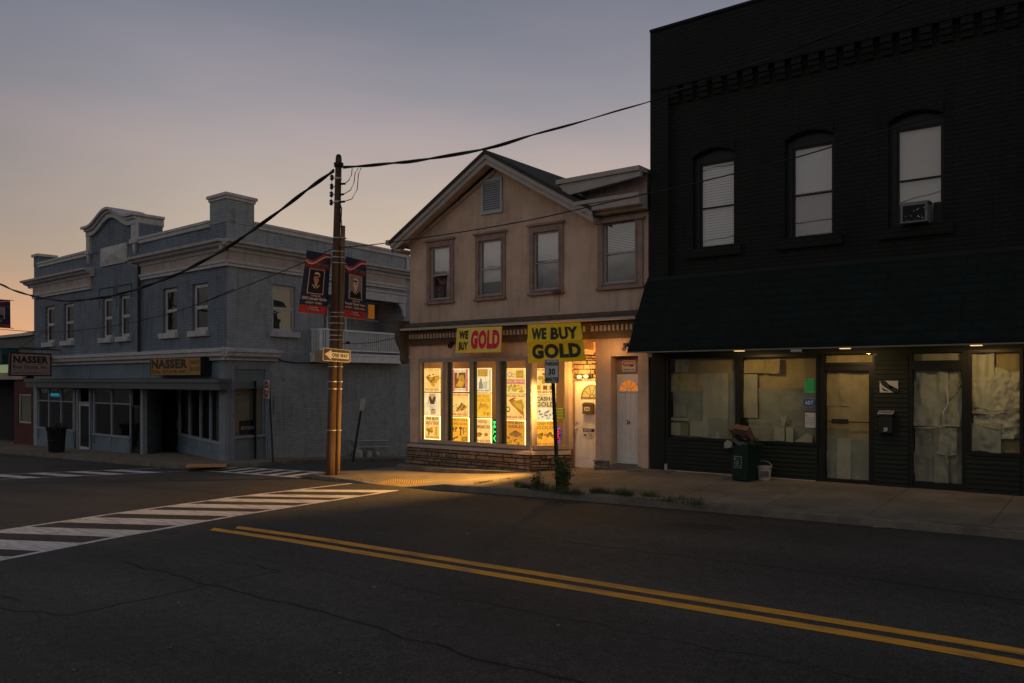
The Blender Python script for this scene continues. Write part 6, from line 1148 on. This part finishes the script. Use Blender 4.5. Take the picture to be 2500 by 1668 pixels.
# banners on the pole : portrait flags facing along the street
m_navy = mat('banner_navy', (.022, .035, .075), .6, .15, 3); m_bred2 = mat('banner_red_print', (.50, .045, .05), .6, .2, 3); m_cream = mat('banner_cream', (.75, .58, .48), .6, .1, 3); m_skin = mat('print_skin', (.62, .31, .21), .6, .1, 3); m_blackp = mat('print_black', (.018, .016, .018), .6, .1, 3); m_rust = mat('print_dark_red', (.13, .03, .03), .6, .2, 3); m_dimt = mat('print_dim_blue', (.20, .20, .26), .6, .1, 3); m_sepb = mat('print_sepia_ground', (.33, .24, .22), .6, .1, 3); m_sep = mat('print_sepia', (.75, .60, .50), .6, .1, 3)
BX = pb[0]+.02; HP = Plane((BX, 0), (0, 1))
def hero(corners, label, sepia, lines, flip, top_only=False):
    c = [HP.map(*HP.px(p)) for p in corners]; f0 = bil(c, HP.n); f = lambda u, v, n=0: f0(u, v, n)
    nn = thing('pole_banner', c[0], label, 'banner', 'portrait banners hung from poles'); mb = MB(f); ids = [[mb.V(i/12, j/16, 0) for i in range(13)] for j in range(17)]
    for j in range(16):
        for i in range(12): mb.F([ids[j][i], ids[j][i+1], ids[j+1][i+1], ids[j+1][i]], 1 if j < 2 else 0)
    mb.build('cloth', [m_navy, m_bred2], nn, smooth=True)
    mb = MB(f); K = 14; wv = lambda t: .90-.10*math.sin(t*4.4+.6)*(1-.3*t)-.02*t
    for i in range(K):
        a, b = i/K, (i+1)/K
        mb.quad([(a, wv(a)-.018, .006), (b, wv(b)-.018, .006), (b, wv(b)+.008, .006), (a, wv(a)+.008, .006)], 0); mb.quad([(a, wv(a)+.012, .005), (b, wv(b)+.012, .005), (b, wv(b)+.05, .005), (a, wv(a)+.05, .005)], 1); mb.quad([(a, wv(a)-.09, .004), (b, wv(b)-.09, .004), (b, wv(b)-.022, .004), (a, wv(a)-.022, .004)], 2)
    for i in range(14): mb.ell(.06+i*.035, .845-.0025*i, .008, .005, .007, 0, 6)
    for i in range(1, 12): mb.quad([(i/12, .05+.02*math.sin(i), .005), ((i+1)/12, .05+.02*math.sin(i+1), .005), ((i+1)/12, .10, .005), (i/12, .10, .005)], 2 if i % 4 == 0 else 1)
    mb.build('wave_print', [m_cream, m_bred2, m_rust], nn)
    mb = MB(f); bg = 3 if sepia else 1; x0, x1, y0, y1 = .20, .80, .315, .72
    mb.box(x0, x1, y0, y1, .004, .006, 0); mb.box(x0+.025, x1-.025, y0+.01, y1-.01, .0065, .008, bg)
    mb.F([mb.V(*p, .009) for p in ((.24, .33), (.28, .43), (.42, .48), (.5, .46), (.6, .48), (.74, .44), (.77, .33))], 1)               # tunic
    mb.F([mb.V(*p, .0095) for p in ((.44, .50), (.56, .50), (.55, .45), (.5, .42), (.45, .45))], 2); mb.ell(.5, .565, .105, .078, .010, 2, 18)      # neck, face
    mb.F([mb.V(*p, .0105) for p in ((.39, .60), (.40, .63), (.62, .63), (.61, .56), (.585, .60), (.42, .605))], 1)     # hair
    mb.F([mb.V(*p, .011) for p in ((.385, .625), (.42, .66), (.52, .675), (.60, .655), (.63, .62), (.62, .60), (.55, .635), (.45, .64))], 0)   # cap
    for x in (.455, .54): mb.ell(x, .575, .018, .007, .0112, 1, 8); mb.quad([(x-.025, .588, .0112), (x+.025, .59, .0112), (x+.025, .594, .0112), (x-.025, .592, .0112)], 1)
    mb.F([mb.V(*p, .0112) for p in ((.49, .575), (.505, .575), (.515, .548), (.485, .548))], 4); mb.ell(.5, .527, .03, .006, .0112, 4, 10)
    mb.F([mb.V(*p, .0113) for p in ((.60, .56), (.61, .6), (.57, .64), (.58, .58), (.56, .52))], 4 if not sepia else 2)
    for s_ in (-1, 1): mb.F([mb.V(.5+s_*a, b, .0115) for a, b in ((.02, .415), (.13, .47), (.145, .46), (.03, .40))], 0)
    mb.build('portrait', [m_cream, m_blackp, m_sep if sepia else m_skin, m_sepb, m_rust if not sepia else m_sepb], nn)
    mb = MB(f)
    for t, a, b, y0, y1, mi in lines: mb.text(t, a, b, y0-.004, y1+.006, .008, mi, .04)
    mb.build('lettering', [m_cream, m_bred2, m_dimt], nn)
    mb = MB(f); e = 1.02 if not flip else -.02; g = 1.12 if not flip else -.12
    for v in (0.0, 1.0): mb.tube([(1-e-.02*0, v, -.01), (g, v, -.01)] if False else [(-.02, v, -.012), (1.02, v, -.012)], .012, 5, mapped=True); mb.tube([(.99 if not flip else .01, v, -.012), (g, v, -.012)], .014, 5, mapped=True)
    mb.build('banner_arm', m_metal, nn)
hero([C3(940, 750), C3(1230, 776), C3(1270, 172), C3(1028, 126)], 'left pole banner HOMETOWN HEROES with colour portrait of a sailor', False, [("WIIT'S TAVERN", .45, .95, .79, .815, 2), ('HOMETOWN HEROES', .03, .95, .735, .78, 1), ('In Honor Of', .38, .70, .275, .295, 0), ('EM/3 Joseph Guido', .06, .96, .205, .255, 0), ('US NAVY - KOREA', .2, .78, .155, .18, 0), ('Sponsored by', .35, .65, .085, .10, 0), ('The Guido family', .3, .7, .05, .065, 0)], False)
hero([C3(1398, 797), C3(1622, 829), C3(1627, 240), C3(1412, 187)], 'right pole banner HOMETOWN HEROES with sepia portrait of a sailor', True, [("WIIT'S TAVERN", .45, .95, .79, .815, 2), ('HOMETOWN HEROES', .05, .95, .735, .78, 1), ('In Honor Of', .38, .70, .275, .295, 0), ('Pasquale "Bucky" Guido', .04, .96, .205, .25, 0), ('US NAVY - WORLD WAR II', .06, .95, .155, .18, 0), ('Sponsored by', .35, .65, .085, .10, 0), ('The Guido family', .3, .7, .05, .065, 0)], True)
BX = ground_pt((6, 1100)).x; _d = ray((6, 770)); _t = 33.0; q = CAMP+_d*_t; HP = Plane((q.x, 0), (0, 1))
hero([(-46, 797), A(95, 1290), A(92, 1040), (-46, 728)], 'partly visible pole banner at the far left edge of the photo', True, [('HOMETOWN HEROES', .05, .95, .735, .78, 1), ('US NAVY', .3, .7, .2, .25, 0)], False)
z0 = zr(q.x, 14.3)+.1; a = HP.map(HP.px((-62, 760))[0], 0, 0); mb = MB(); mb.tube([(a.x, a.y, z0), (a.x, a.y, 8)], [.12, .08], 10); tag(mb.build('utility_pole', m_pole), 'wooden pole just outside the left edge carrying the cut-off banner', 'utility pole')

# ONE WAY signs
def plate_sign(pl, corners, name, label, n, ops_, mats, grp=None, th=.004):
    c = pq(pl, corners, n); f = MB(bil(c, pl.n)); K = [(.03, 0), (.97, 0), (1, .07), (1, .93), (.97, 1), (.03, 1), (0, .93), (0, .07)]
    f.prism(K, -th, 0, 0)
    for op in ops_:
        if op[0] == 'k': f.prism([(op[1]+(1-2*op[1])*x, op[2]+(1-2*op[2])*y) for x, y in K], .0005, .002+op[4], op[3])
        elif op[0] == 'p': f.prism(op[1], .002, .004, op[2])
        elif op[0] == 'r': f.box(*op[1:5], .002, .004, op[5])
        elif op[0] == 't': f.text(op[1], *op[2:6], .006, op[6], .05)
        elif op[0] == 'e': f.ell(op[1], op[2], op[3], op[4], .0075, op[5], 12)
    return f, c
SX = Plane((pb[0]+.24, 0), (.12, 1)); nn = None
f, c = plate_sign(SX, [C3(1188, 1240), C3(1463, 1260), C3(1468, 1138), C3(1191, 1108)], 'x', '', 0, [('k', .02, .04, 1, 0), ('p', [(.06, .52), (.30, .88), (.30, .72), (.94, .74), (.94, .25), (.30, .28), (.30, .12)], 0), ('t', 'ONE WAY', .325, .915, .34, .65, 2), ('e', .5, .95, .008, .02, 3), ('e', .5, .05, .008, .02, 3)], None)
tag(f.build('one_way_sign', [m_signwhite, m_signblack, m_signblack, m_metal], base=c[0]), 'black ONE WAY sign with white left-pointing arrow on the front of the pole', 'road sign')
SX2 = Plane((pb[0]-.16, 0), (-.1, 1)); f, c = plate_sign(SX2, [C3(1106, 1255), C3(1424, 1278), C3(1426, 1160), C3(1108, 1132)], 'x', '', 0, [], None)
tag(f.build('one_way_sign', [m_metal], base=c[0]), 'blank warm-lit back of a second street sign behind the ONE WAY sign', 'road sign')
# do-not-enter sign with a stop sign behind it
gb = lambda p: ground_pt(p, lambda x, y: swb(x, y))
pst = gb(C4(680, 1150)); q = Plane((pst.x, pst.y), (.86, -.5)); topz = q.px(C4(640, 360))[1]; tu = q.px(C4(638, 400))[0]
S1 = thing('do_not_enter_sign', pst, 'red and white do-not-enter sign on a thin dark post by the corner building', 'road sign')
mb = MB(q); mb.tube([(0, pst.z, -.02), (tu*.9, topz, -.02)], .035, 6, mapped=True); mb.build('post', m_darkmetal, S1)
a = q.px(C4(598, 500)); b = q.px(C4(660, 322)); w_, h_ = (b[0]-a[0]), (b[1]-a[1]); f = MB(lambda u, v, n=0: q.map(a[0]+w_*u, a[1]+h_*v, .03+n)); f.box(0, 1, 0, 1, -.004, 0, 0); f.ell(.5, .5, .46, .46, .002, 1, 26); f.box(.1, .9, .43, .57, .003, .005, 0); f.text('DO NOT', .18, .82, .64, .80, .004, 0, .02); f.text('ENTER', .2, .8, .20, .36, .004, 0, .02); f.build('sign_plate', [m_signwhite, m_signred], S1)
S2 = thing('stop_sign', q.map(0, topz-.9, -.06), 'dark octagonal back of a stop sign on the do-not-enter post', 'road sign'); c = q.px(C4(690, 575), -.06); r = .33
mb = MB(q); mb.prism([(c[0]+r*.9*math.cos(math.pi/8+i*math.pi/4), c[1]+r*math.sin(math.pi/8+i*math.pi/4)) for i in range(8)], -.07, -.062); mb.build('sign_plate', mat('sign_back_dull', (.08, .085, .07), .6, .2, 4), S2)
# leaning post
pst = gb(C4(1490, 1146)); q = Plane((pst.x, pst.y), (Rv.x, Rv.y)); t = q.px(C4(1592, 505)); S3 = thing('leaning_sign_post', pst, 'leaning sign post with a narrow plate seen edge-on by the grey-blue wall', 'road sign')
mb = MB(q); mb.tube([(0, pst.z, 0), (t[0], t[1], 0)], .035, 6, mapped=True); mb.build('post', m_darkmetal, S3)
f = MB(bil(pq(q, [C4(1555, 632), C4(1605, 628), C4(1623, 505), C4(1572, 507)], .05), q.n)); f.box(0, 1, 0, 1, -.004, 0); f.build('sign_plate', m_metal, S3)
# gas meters on the side wall
W2 = lambda x, y, n=.15: BS.map(*BS.px(C4(x, y), n), n)
M_ = thing('gas_meter_set', W2(1600, 1105, .2), 'grey gas meters and pipework at the foot of the grey-blue side wall', 'gas meter')
mb = MB(); T = lambda *pp, r=.025: mb.tube([W2(*p) for p in pp], r, 6)
T((1465, 1060), (1465, 925), (1545, 920), (1545, 1010)); T((1480, 940), (1850, 930), (1852, 1000)); T((1470, 1010), (1560, 1010)); T((1545, 1000), (1850, 995), (1850, 980)); T((1700, 970), (1700, 1060), (1730, 1060), (1735, 1110)); T((1540, 1060), (1540, 1110)); T((1600, 990), (1620, 1040))
mb.build('pipework', m_metal, M_)
for x, y, s in ((1545, 1060, 1), (1640, 1065, .9)):
    p = W2(x, y, .2); mb = MB(); mb.tube([p+Vector((-.05, 0, 0)), p+Vector((.1, 0, 0))], .16*s, 12); mb.box(p.x-.1, p.x+.08, p.y-.17*s, p.y+.17*s, p.z-.2, p.z+.02); mb.tube([p+Vector((.1, 0, .04)), p+Vector((.13, 0, .04))], .1*s, 12); mb.build('meter', m_bluetrim if s == 1 else m_metal, M_)
mb = MB(); p = W2(1720, 1010, .2); mb.ball(p, .12, sc=(1, 1, .5)); mb.tube([p, p+Vector((0, 0, -.3))], .05, 8); p = W2(1735, 1075, .2); mb.ball(p, .11, sc=(.8, 1, 1.2)); mb.build('regulator', m_metal, M_)

# parking sign on its punched post
ps = ground_pt((1362, 1194), sw); q = Plane((ps.x, ps.y), (.97, .12)); t = q.px(C8(256, 425)); S4 = thing('parking_sign', ps, 'white PARKING 30 MINUTES sign on a punched dark post at the kerb', 'road sign')
mb = MB(q); tp = (t[0], t[1]); x = lambda v: t[0]*(v-ps.z)/(t[1]-ps.z); hw = .032
for n0, n1, w0, w1 in ((-.04, -.03, -hw, hw), (-.03, .0, -hw, -hw+.008), (-.03, .0, hw-.008, hw)):
    mb.prism([(w0, ps.z-.2), (w1, ps.z-.2), (t[0]+w1, t[1]), (t[0]+w0, t[1])], n0, n1)
mb.build('post', mat('rusty_post', (.035, .026, .02), .6, .3, 9, metal=.2), S4)
mb = MB(q); v = ps.z+.1; hm = mat('punched_hole', (.30, .24, .16), .6, .1, 9)
while v < t[1]-.6: mb.ell(x(v), v, .0075, .0075, -.0295, 0, 8); v += .032
mb.build('post_holes', hm, S4)
c = pq(q, [C8(190, 636), C8(323, 634), C8(325, 412), C8(189, 412)], .02); f = MB(bil(c, q.n)); K = [(.08, 0), (.92, 0), (1, .05), (1, .95), (.92, 1), (.08, 1), (0, .95), (0, .05)]; f.prism(K, -.004, 0, 0); f.prism([(.03+.94*a, .02+.96*b) for a, b in K], .0005, .002, 1); f.prism([(.06+.88*a, .04+.92*b) for a, b in K], .0025, .004, 0)
f.text('PARKING', .09, .93, .73, .90, .006, 1, .05); f.text('30', .28, .74, .35, .62, .006, 1, .04); f.text('MINUTES', .09, .95, .07, .25, .006, 1, .05); f.build('sign_plate', [mat('parking_plate', (.60, .58, .54), .5, .12, 5), m_signblack], S4)

# ================================================================ BINS, BUCKET
bp = ground_pt(B(507, 1192), swb); N_ = 22; Lb = thing('litter_bin', bp, 'black slatted metal litter bin on the pavement before the left storefront', 'litter bin')
H = 1.05; mb = MB()
for i in range(N_):
    a = 2*math.pi*i/N_; c, s_ = math.cos(a), math.sin(a); mb.tube([bp+Vector((c*.27, s_*.27, .04)), bp+Vector((c*.32, s_*.32, H*.8)), bp+Vector((c*.385, s_*.385, H))], .024, 4)
mb.build('slats', m_darkmetal, Lb); mb = MB()
for z, r in ((.05, .28), (.5, .31), (H-.06, .37)): mb.tube([bp+Vector((math.cos(t)*r, math.sin(t)*r, z)) for t in [2*math.pi*i/24 for i in range(25)]], .02, 5)
mb.build('hoop', m_darkmetal, Lb); mb = MB(); mb.tube([bp+Vector((0, 0, .05)), bp+Vector((0, 0, H-.1))], [.25, .29], 16); mb.build('liner', m_dark, Lb)
mb = MB()
for a in (.4, 1.5, 2.7): mb.tube([bp+Vector((math.cos(a)*.25, math.sin(a)*.25, H-.1)), bp+Vector((math.cos(a)*.2, math.sin(a)*.2, H+.16)), bp+Vector((math.cos(a+.5)*.15, math.sin(a+.5)*.15, H+.02))], .015, 5)
mb.build('rim_handle', m_darkmetal, Lb)
gpt = ground_pt(R2(915, 1478), sw); q = Plane((gpt.x, gpt.y), (.97, -.24)); Gb = thing('wheeled_bin', gpt, 'dark green rubbish bin with a black bag standing before the papered window', 'rubbish bin')
m_bin = mat('bin_green', (.0035, .020, .0125), .5, .15, 6); z = gpt.z; mb = MB(q)
def frus(mb, w0, w1, d0, d1, za, zb, m=0, ox=0):
    a = [mb.V(*p) for p in ((-w0, za, 0), (w0, za, 0), (w0, za, -d0), (-w0, za, -d0))]; b = [mb.V(*p) for p in ((-w1+ox, zb, .03), (w1+ox, zb, .03), (w1+ox, zb, -d1), (-w1+ox, zb, -d1))]; mb.F(a[::-1], m); mb.F(b, m)
    for i in range(4): mb.F([a[i], a[(i+1) % 4], b[(i+1) % 4], b[i]], m)
frus(mb, .175, .205, .36, .42, z+.02, z+.70); mb.build('body', m_bin, Gb, bevel=.02)
mb = MB(q); frus(mb, .228, .228, .46, .46, z+.66, z+.72); mb.tube([(-.22, z+.68, -.42), (-.22, z+.68, -.49), (.22, z+.68, -.49), (.22, z+.68, -.42)], .02, 6, mapped=True); mb.build('rim', m_bin, Gb, bevel=.012)
mb = MB(q)
for u in (-.15, .15): mb.tube([(u-.03, z+.09, -.34), (u+.03, z+.09, -.34)], .09, 12, mapped=True)
mb.build('wheel', m_signblack, Gb)
mb = MB(q); mb.box(-.10, .065, z+.26, z+.49, .022, .028, 1); mb.box(-.09, .055, z+.27, z+.48, .0285, .030, 0); mb.text('P J', -.08, .0, z+.40, z+.455, .033, 1, .02); mb.ring(-.03, z+.36, .035, .03, .012, .033, 1, 12); mb.box(-.07, .03, z+.30, z+.31, .031, .033, 1); mb.build('label', [m_bin, mat('bin_print', (.25, .36, .32), .6, .1, 5)], Gb)
bg = MB(); o = q.map(-.0, z+.74, -.21)
bg.ball(o, .25, k=18, sc=(1.0, .95, .62))
for i, v in enumerate(bg.v): d_ = (v-o); v += d_.normalized()*(.09*noise.noise(d_*7)+.05*abs(noise.noise(d_*17)))
bg.ball(q.map(-.19, z+.65, -.02), .10, k=12, sc=(1, 1, 1.5)); tag(bg.build('bin_bag', mat('black_plastic', (.012, .012, .012), .25, .1, 5, .3, 20, spec=.6)), 'shiny black bag bulging over the rim of the green bin', 'rubbish bag')
bxm = mat('carton_brown', (.15, .08, .06), .8, .2, 6); mb = MB(); o = q.map(-.04, z+.89, -.16); ax = (q.u*.95+Vector((0, 0, -.12))).normalized(); ay = Vector((0, 0, 1)).lerp(q.n, .45).normalized(); az = ax.cross(ay)
f = MB(lambda a, b, c=0: o+ax*a+ay*b+az*c); f.box(-.22, .22, -.05, .15, -.06, .06); f.box(-.18, .16, .01, .09, .061, .065); f.box(-.1, .22, .151, .20, -.07, .05); tag(f.build('carton', bxm, bevel=.006), 'flattened brown carton resting on top of the black bin bag', 'carton')
f = MB(lambda a, b, c=0: q.map(-.21+a, z+.69+b, .05+c)); f.prism([(-.08, -.06), (.06, -.04), (.1, .04), (-.02, .1), (-.09, .04)], 0, .03); tag(f.build('paper_scrap', m_paper3), 'crumpled pale paper hanging at the left rim of the green bin', 'litter')
kp = ground_pt(R2(1143, 1463), sw); Bk = thing('bucket', kp, 'small white plastic bucket on the pavement beside the green bin', 'bucket'); mb = MB(); mb.tube([kp, kp+Vector((0, 0, .24)), kp+Vector((0, 0, .245)), kp+Vector((0, 0, .27))], [.115, .135, .15, .15], 18); mb.build('body', mat('bucket_white', (.36, .34, .33), .5, .12, 9), Bk)
mb = MB(); mb.tube([kp+Vector((-.15*math.cos(t), -.02, .27+.10*math.sin(t))) for t in [math.pi*i/10 for i in range(11)]], .006, 5); mb.build('handle', m_metal, Bk)
mb = MB(); dv = (CAMP-kp); dv.z = 0; dv.normalize(); sd = Vector((-dv.y, dv.x, 0)); mb = MB(bil([kp+dv*.13+sd*s_*-.08+Vector((0, 0, h)) for s_, h in ((-1, .07), (1, .07), (1, .18), (-1, .18))], dv)); mb.box(0, 1, 0, 1, 0, .004); mb.build('label', mat('bucket_label', (.12, .08, .10), .6, .2, 9), Bk)

# ================================================================ PLANTS AND LITTER
rs = random.Random(3)
def leaf(mb, p, s, m=0):
    a = rs.random()*6.28; b = rs.uniform(-1, 1); d = Vector((math.cos(a)*math.cos(b), math.sin(a)*math.cos(b), math.sin(b))); e = d.cross(Vector((rs.random(), rs.random(), rs.random()+.1))).normalized()*s*.4; d *= s
    b0 = len(mb.v); mb.v += [p, p+d*.5+e, p+d, p+d*.5-e]; mb.F([b0, b0+1, b0+2, b0+3], m)
def weed(name, c, h, r, k, label, cat='plant', grp=None, s=.05):
    nn = thing(name, c, label, cat, grp); mb = MB(); st_ = []
    for i in range(max(4, k//45)):
        a = rs.random()*6.28; tp_ = c+Vector((math.cos(a)*r*rs.random(), math.sin(a)*r*rs.random(), h*rs.uniform(.5, 1))); md = (c+tp_)/2+Vector((rs.uniform(-.05, .05), rs.uniform(-.05, .05), 0)); mb.tube([c, md, tp_], [.008, .006, .002], 4); st_.append((c, md, tp_))
    mb.build('stem', m_leaf, nn); mb = MB()
    for i in range(k):
        a, m_, t_ = rs.choice(st_); t = rs.random()**.8; p = (a.lerp(m_, t*2) if t < .5 else m_.lerp(t_, t*2-1)); leaf(mb, p+Vector((rs.gauss(0, r*.22), rs.gauss(0, r*.22), rs.gauss(0, .04))), s*rs.uniform(.6, 1.3))
    mb.build('leaves', m_leaf, nn); return nn
weed('shrub', ps+Vector((.12, .0, 0)), .66, .23, 1150, 'leafy weed bush growing round the foot of the parking sign post', 'shrub')
c = ground_pt((1310, 1192), sw); weed('weed', c, .26, .20, 380, 'low leafy weed at the kerb just left of the parking post', 'plant', s=.045)
c = ground_pt((1265, 1190), sw); weed('weed', c, .10, .12, 120, 'tiny sprig on the kerb edge left of the low weed', 'plant', s=.035)
def grass(pts, k, label, h=.10):
    mb = MB()
    for i in range(k):
        t = rs.random()*(len(pts)-1); j = int(t); p = Vector(pts[j]).lerp(Vector(pts[j+1]), t-j); x, y = p.x+rs.gauss(0, .05), p.y+rs.gauss(0, .09)
        if noise.noise(Vector((x*2.2, y*4, 1))) < -.15+.2*rs.random(): continue
        z = sw(x, y); hh = h*rs.uniform(.4, 1.3); d = Vector((rs.gauss(0, .03), rs.gauss(0, .03), hh)); w_ = Vector((rs.uniform(-1, 1), rs.uniform(-1, 1), 0)).normalized()*.005; b = len(mb.v); o = Vector((x, y, z)); mb.v += [o-w_, o+w_, o+d]; mb.F([b, b+1, b+2])
    tag(mb.build('grass', m_grass), label, 'grass', kind='stuff')
gl = [ground_pt(p, sw).to_2d() for p in ((1275, 1189), (1330, 1196), (1400, 1206), (1480, 1203), (1560, 1212), (1640, 1222), (1710, 1230))]
grass(gl, 5200, 'straggly green grass growing along the kerb joint right of the parking sign', .11)
grass([ground_pt(p, sw).to_2d() for p in (G5(1050, 345), G5(1150, 350))], 260, 'small grass tuft at the concrete plinth before the stone base', .10)
grass([ground_pt(p, sw).to_2d() for p in (G5(1500, 470), G5(1600, 450), G5(1810, 420))], 200, 'dry grass in the pavement joint', .04)
grass([ground_pt(p, sw).to_2d() for p in (G5(180, 390), G5(350, 385))], 320, 'dry grass round the foot of the utility pole', .06)
grass([ground_pt(p, sw).to_2d() for p in (G5(400, 420), G5(480, 436), G5(600, 458))], 160, 'grass sprigs on the corner kerb', .04)
ml = [mat('leaf_litter', c_, .8, .2, 9) for c_ in ((.22, .20, .17), (.26, .19, .08), (.17, .165, .16))]
for k, p in enumerate((G5(1185, 580), G5(1410, 538), G5(1675, 640), G5(1425, 908), G5(1765, 988), G5(1600, 943), G5(1500, 1030), G6(655, 74), G6(68, 408), G6(215, 626), G6(1022, 878), G6(425, 1265), G6(1955, 1288), G7(190, 302), G7(280, 568), G7(35, 720), G7(440, 805), G7(225, 465), G6(2150, 790), G6(970, 1137))):
    c = ground_pt(p); mb = MB(); s_ = rs.uniform(.014, .03); a0 = rs.random()*6
    b = [c+Vector((math.cos(a0+i*1.05)*s_*rs.uniform(.5, 1.2)*1.3, math.sin(a0+i*1.05)*s_*rs.uniform(.4, 1), .006+rs.random()*.012)) for i in range(6)]; mb.v += b; mb.F(list(range(6)))
    tag(mb.build('litter_scrap', ml[k % 3]), 'small pale leaf or paper scrap lying on the dark asphalt', 'litter', 'scraps scattered on the asphalt')
c = ground_pt(G7(1778, 406)); mb = MB(); mb.tube([c+Vector((-.16, .02, .01)), c+Vector((.02, 0, .03)), c+Vector((.16, .08, .02))], [.008, .007, .003], 4); tag(mb.build('twig', ml[0]), 'thin pale twig lying in the gutter under the draped door', 'twig')
for k, p in enumerate((R3(255, 1233), R3(495, 1248), R3(565, 1240), R3(545, 1295), R3(622, 1270), R3(845, 1328), R3(1230, 1345), R3(1325, 1342), G5(300, 398), R2(1100, 1445), R2(1810, 1525))):
    c = ground_pt(p, sw); mb = MB(); s_ = .022; b = [c+Vector((math.cos(i*1.3+k)*s_*rs.uniform(.5, 1.3), math.sin(i*1.3+k)*s_, .008+rs.random()*.01)) for i in range(5)]; mb.v += b; mb.F(list(range(5)))
    tag(mb.build('litter_scrap', ml[k % 2*2]), 'tiny pale scrap lying on the pavement near the shopfronts', 'litter', 'scraps scattered on the pavement')
# curved rim stone before door 24's right
c = ground_pt(C8(1160, 1465), sw); mb = MB(); mb.box(c.x-.5, c.x+.45, c.y-.02, c.y+.38, c.z-.1, c.z+.03); tag(mb.build('doorstep_slab', m_kerb, bevel=.015), 'thin pale concrete slab on the pavement right of the white door 24', 'slab')
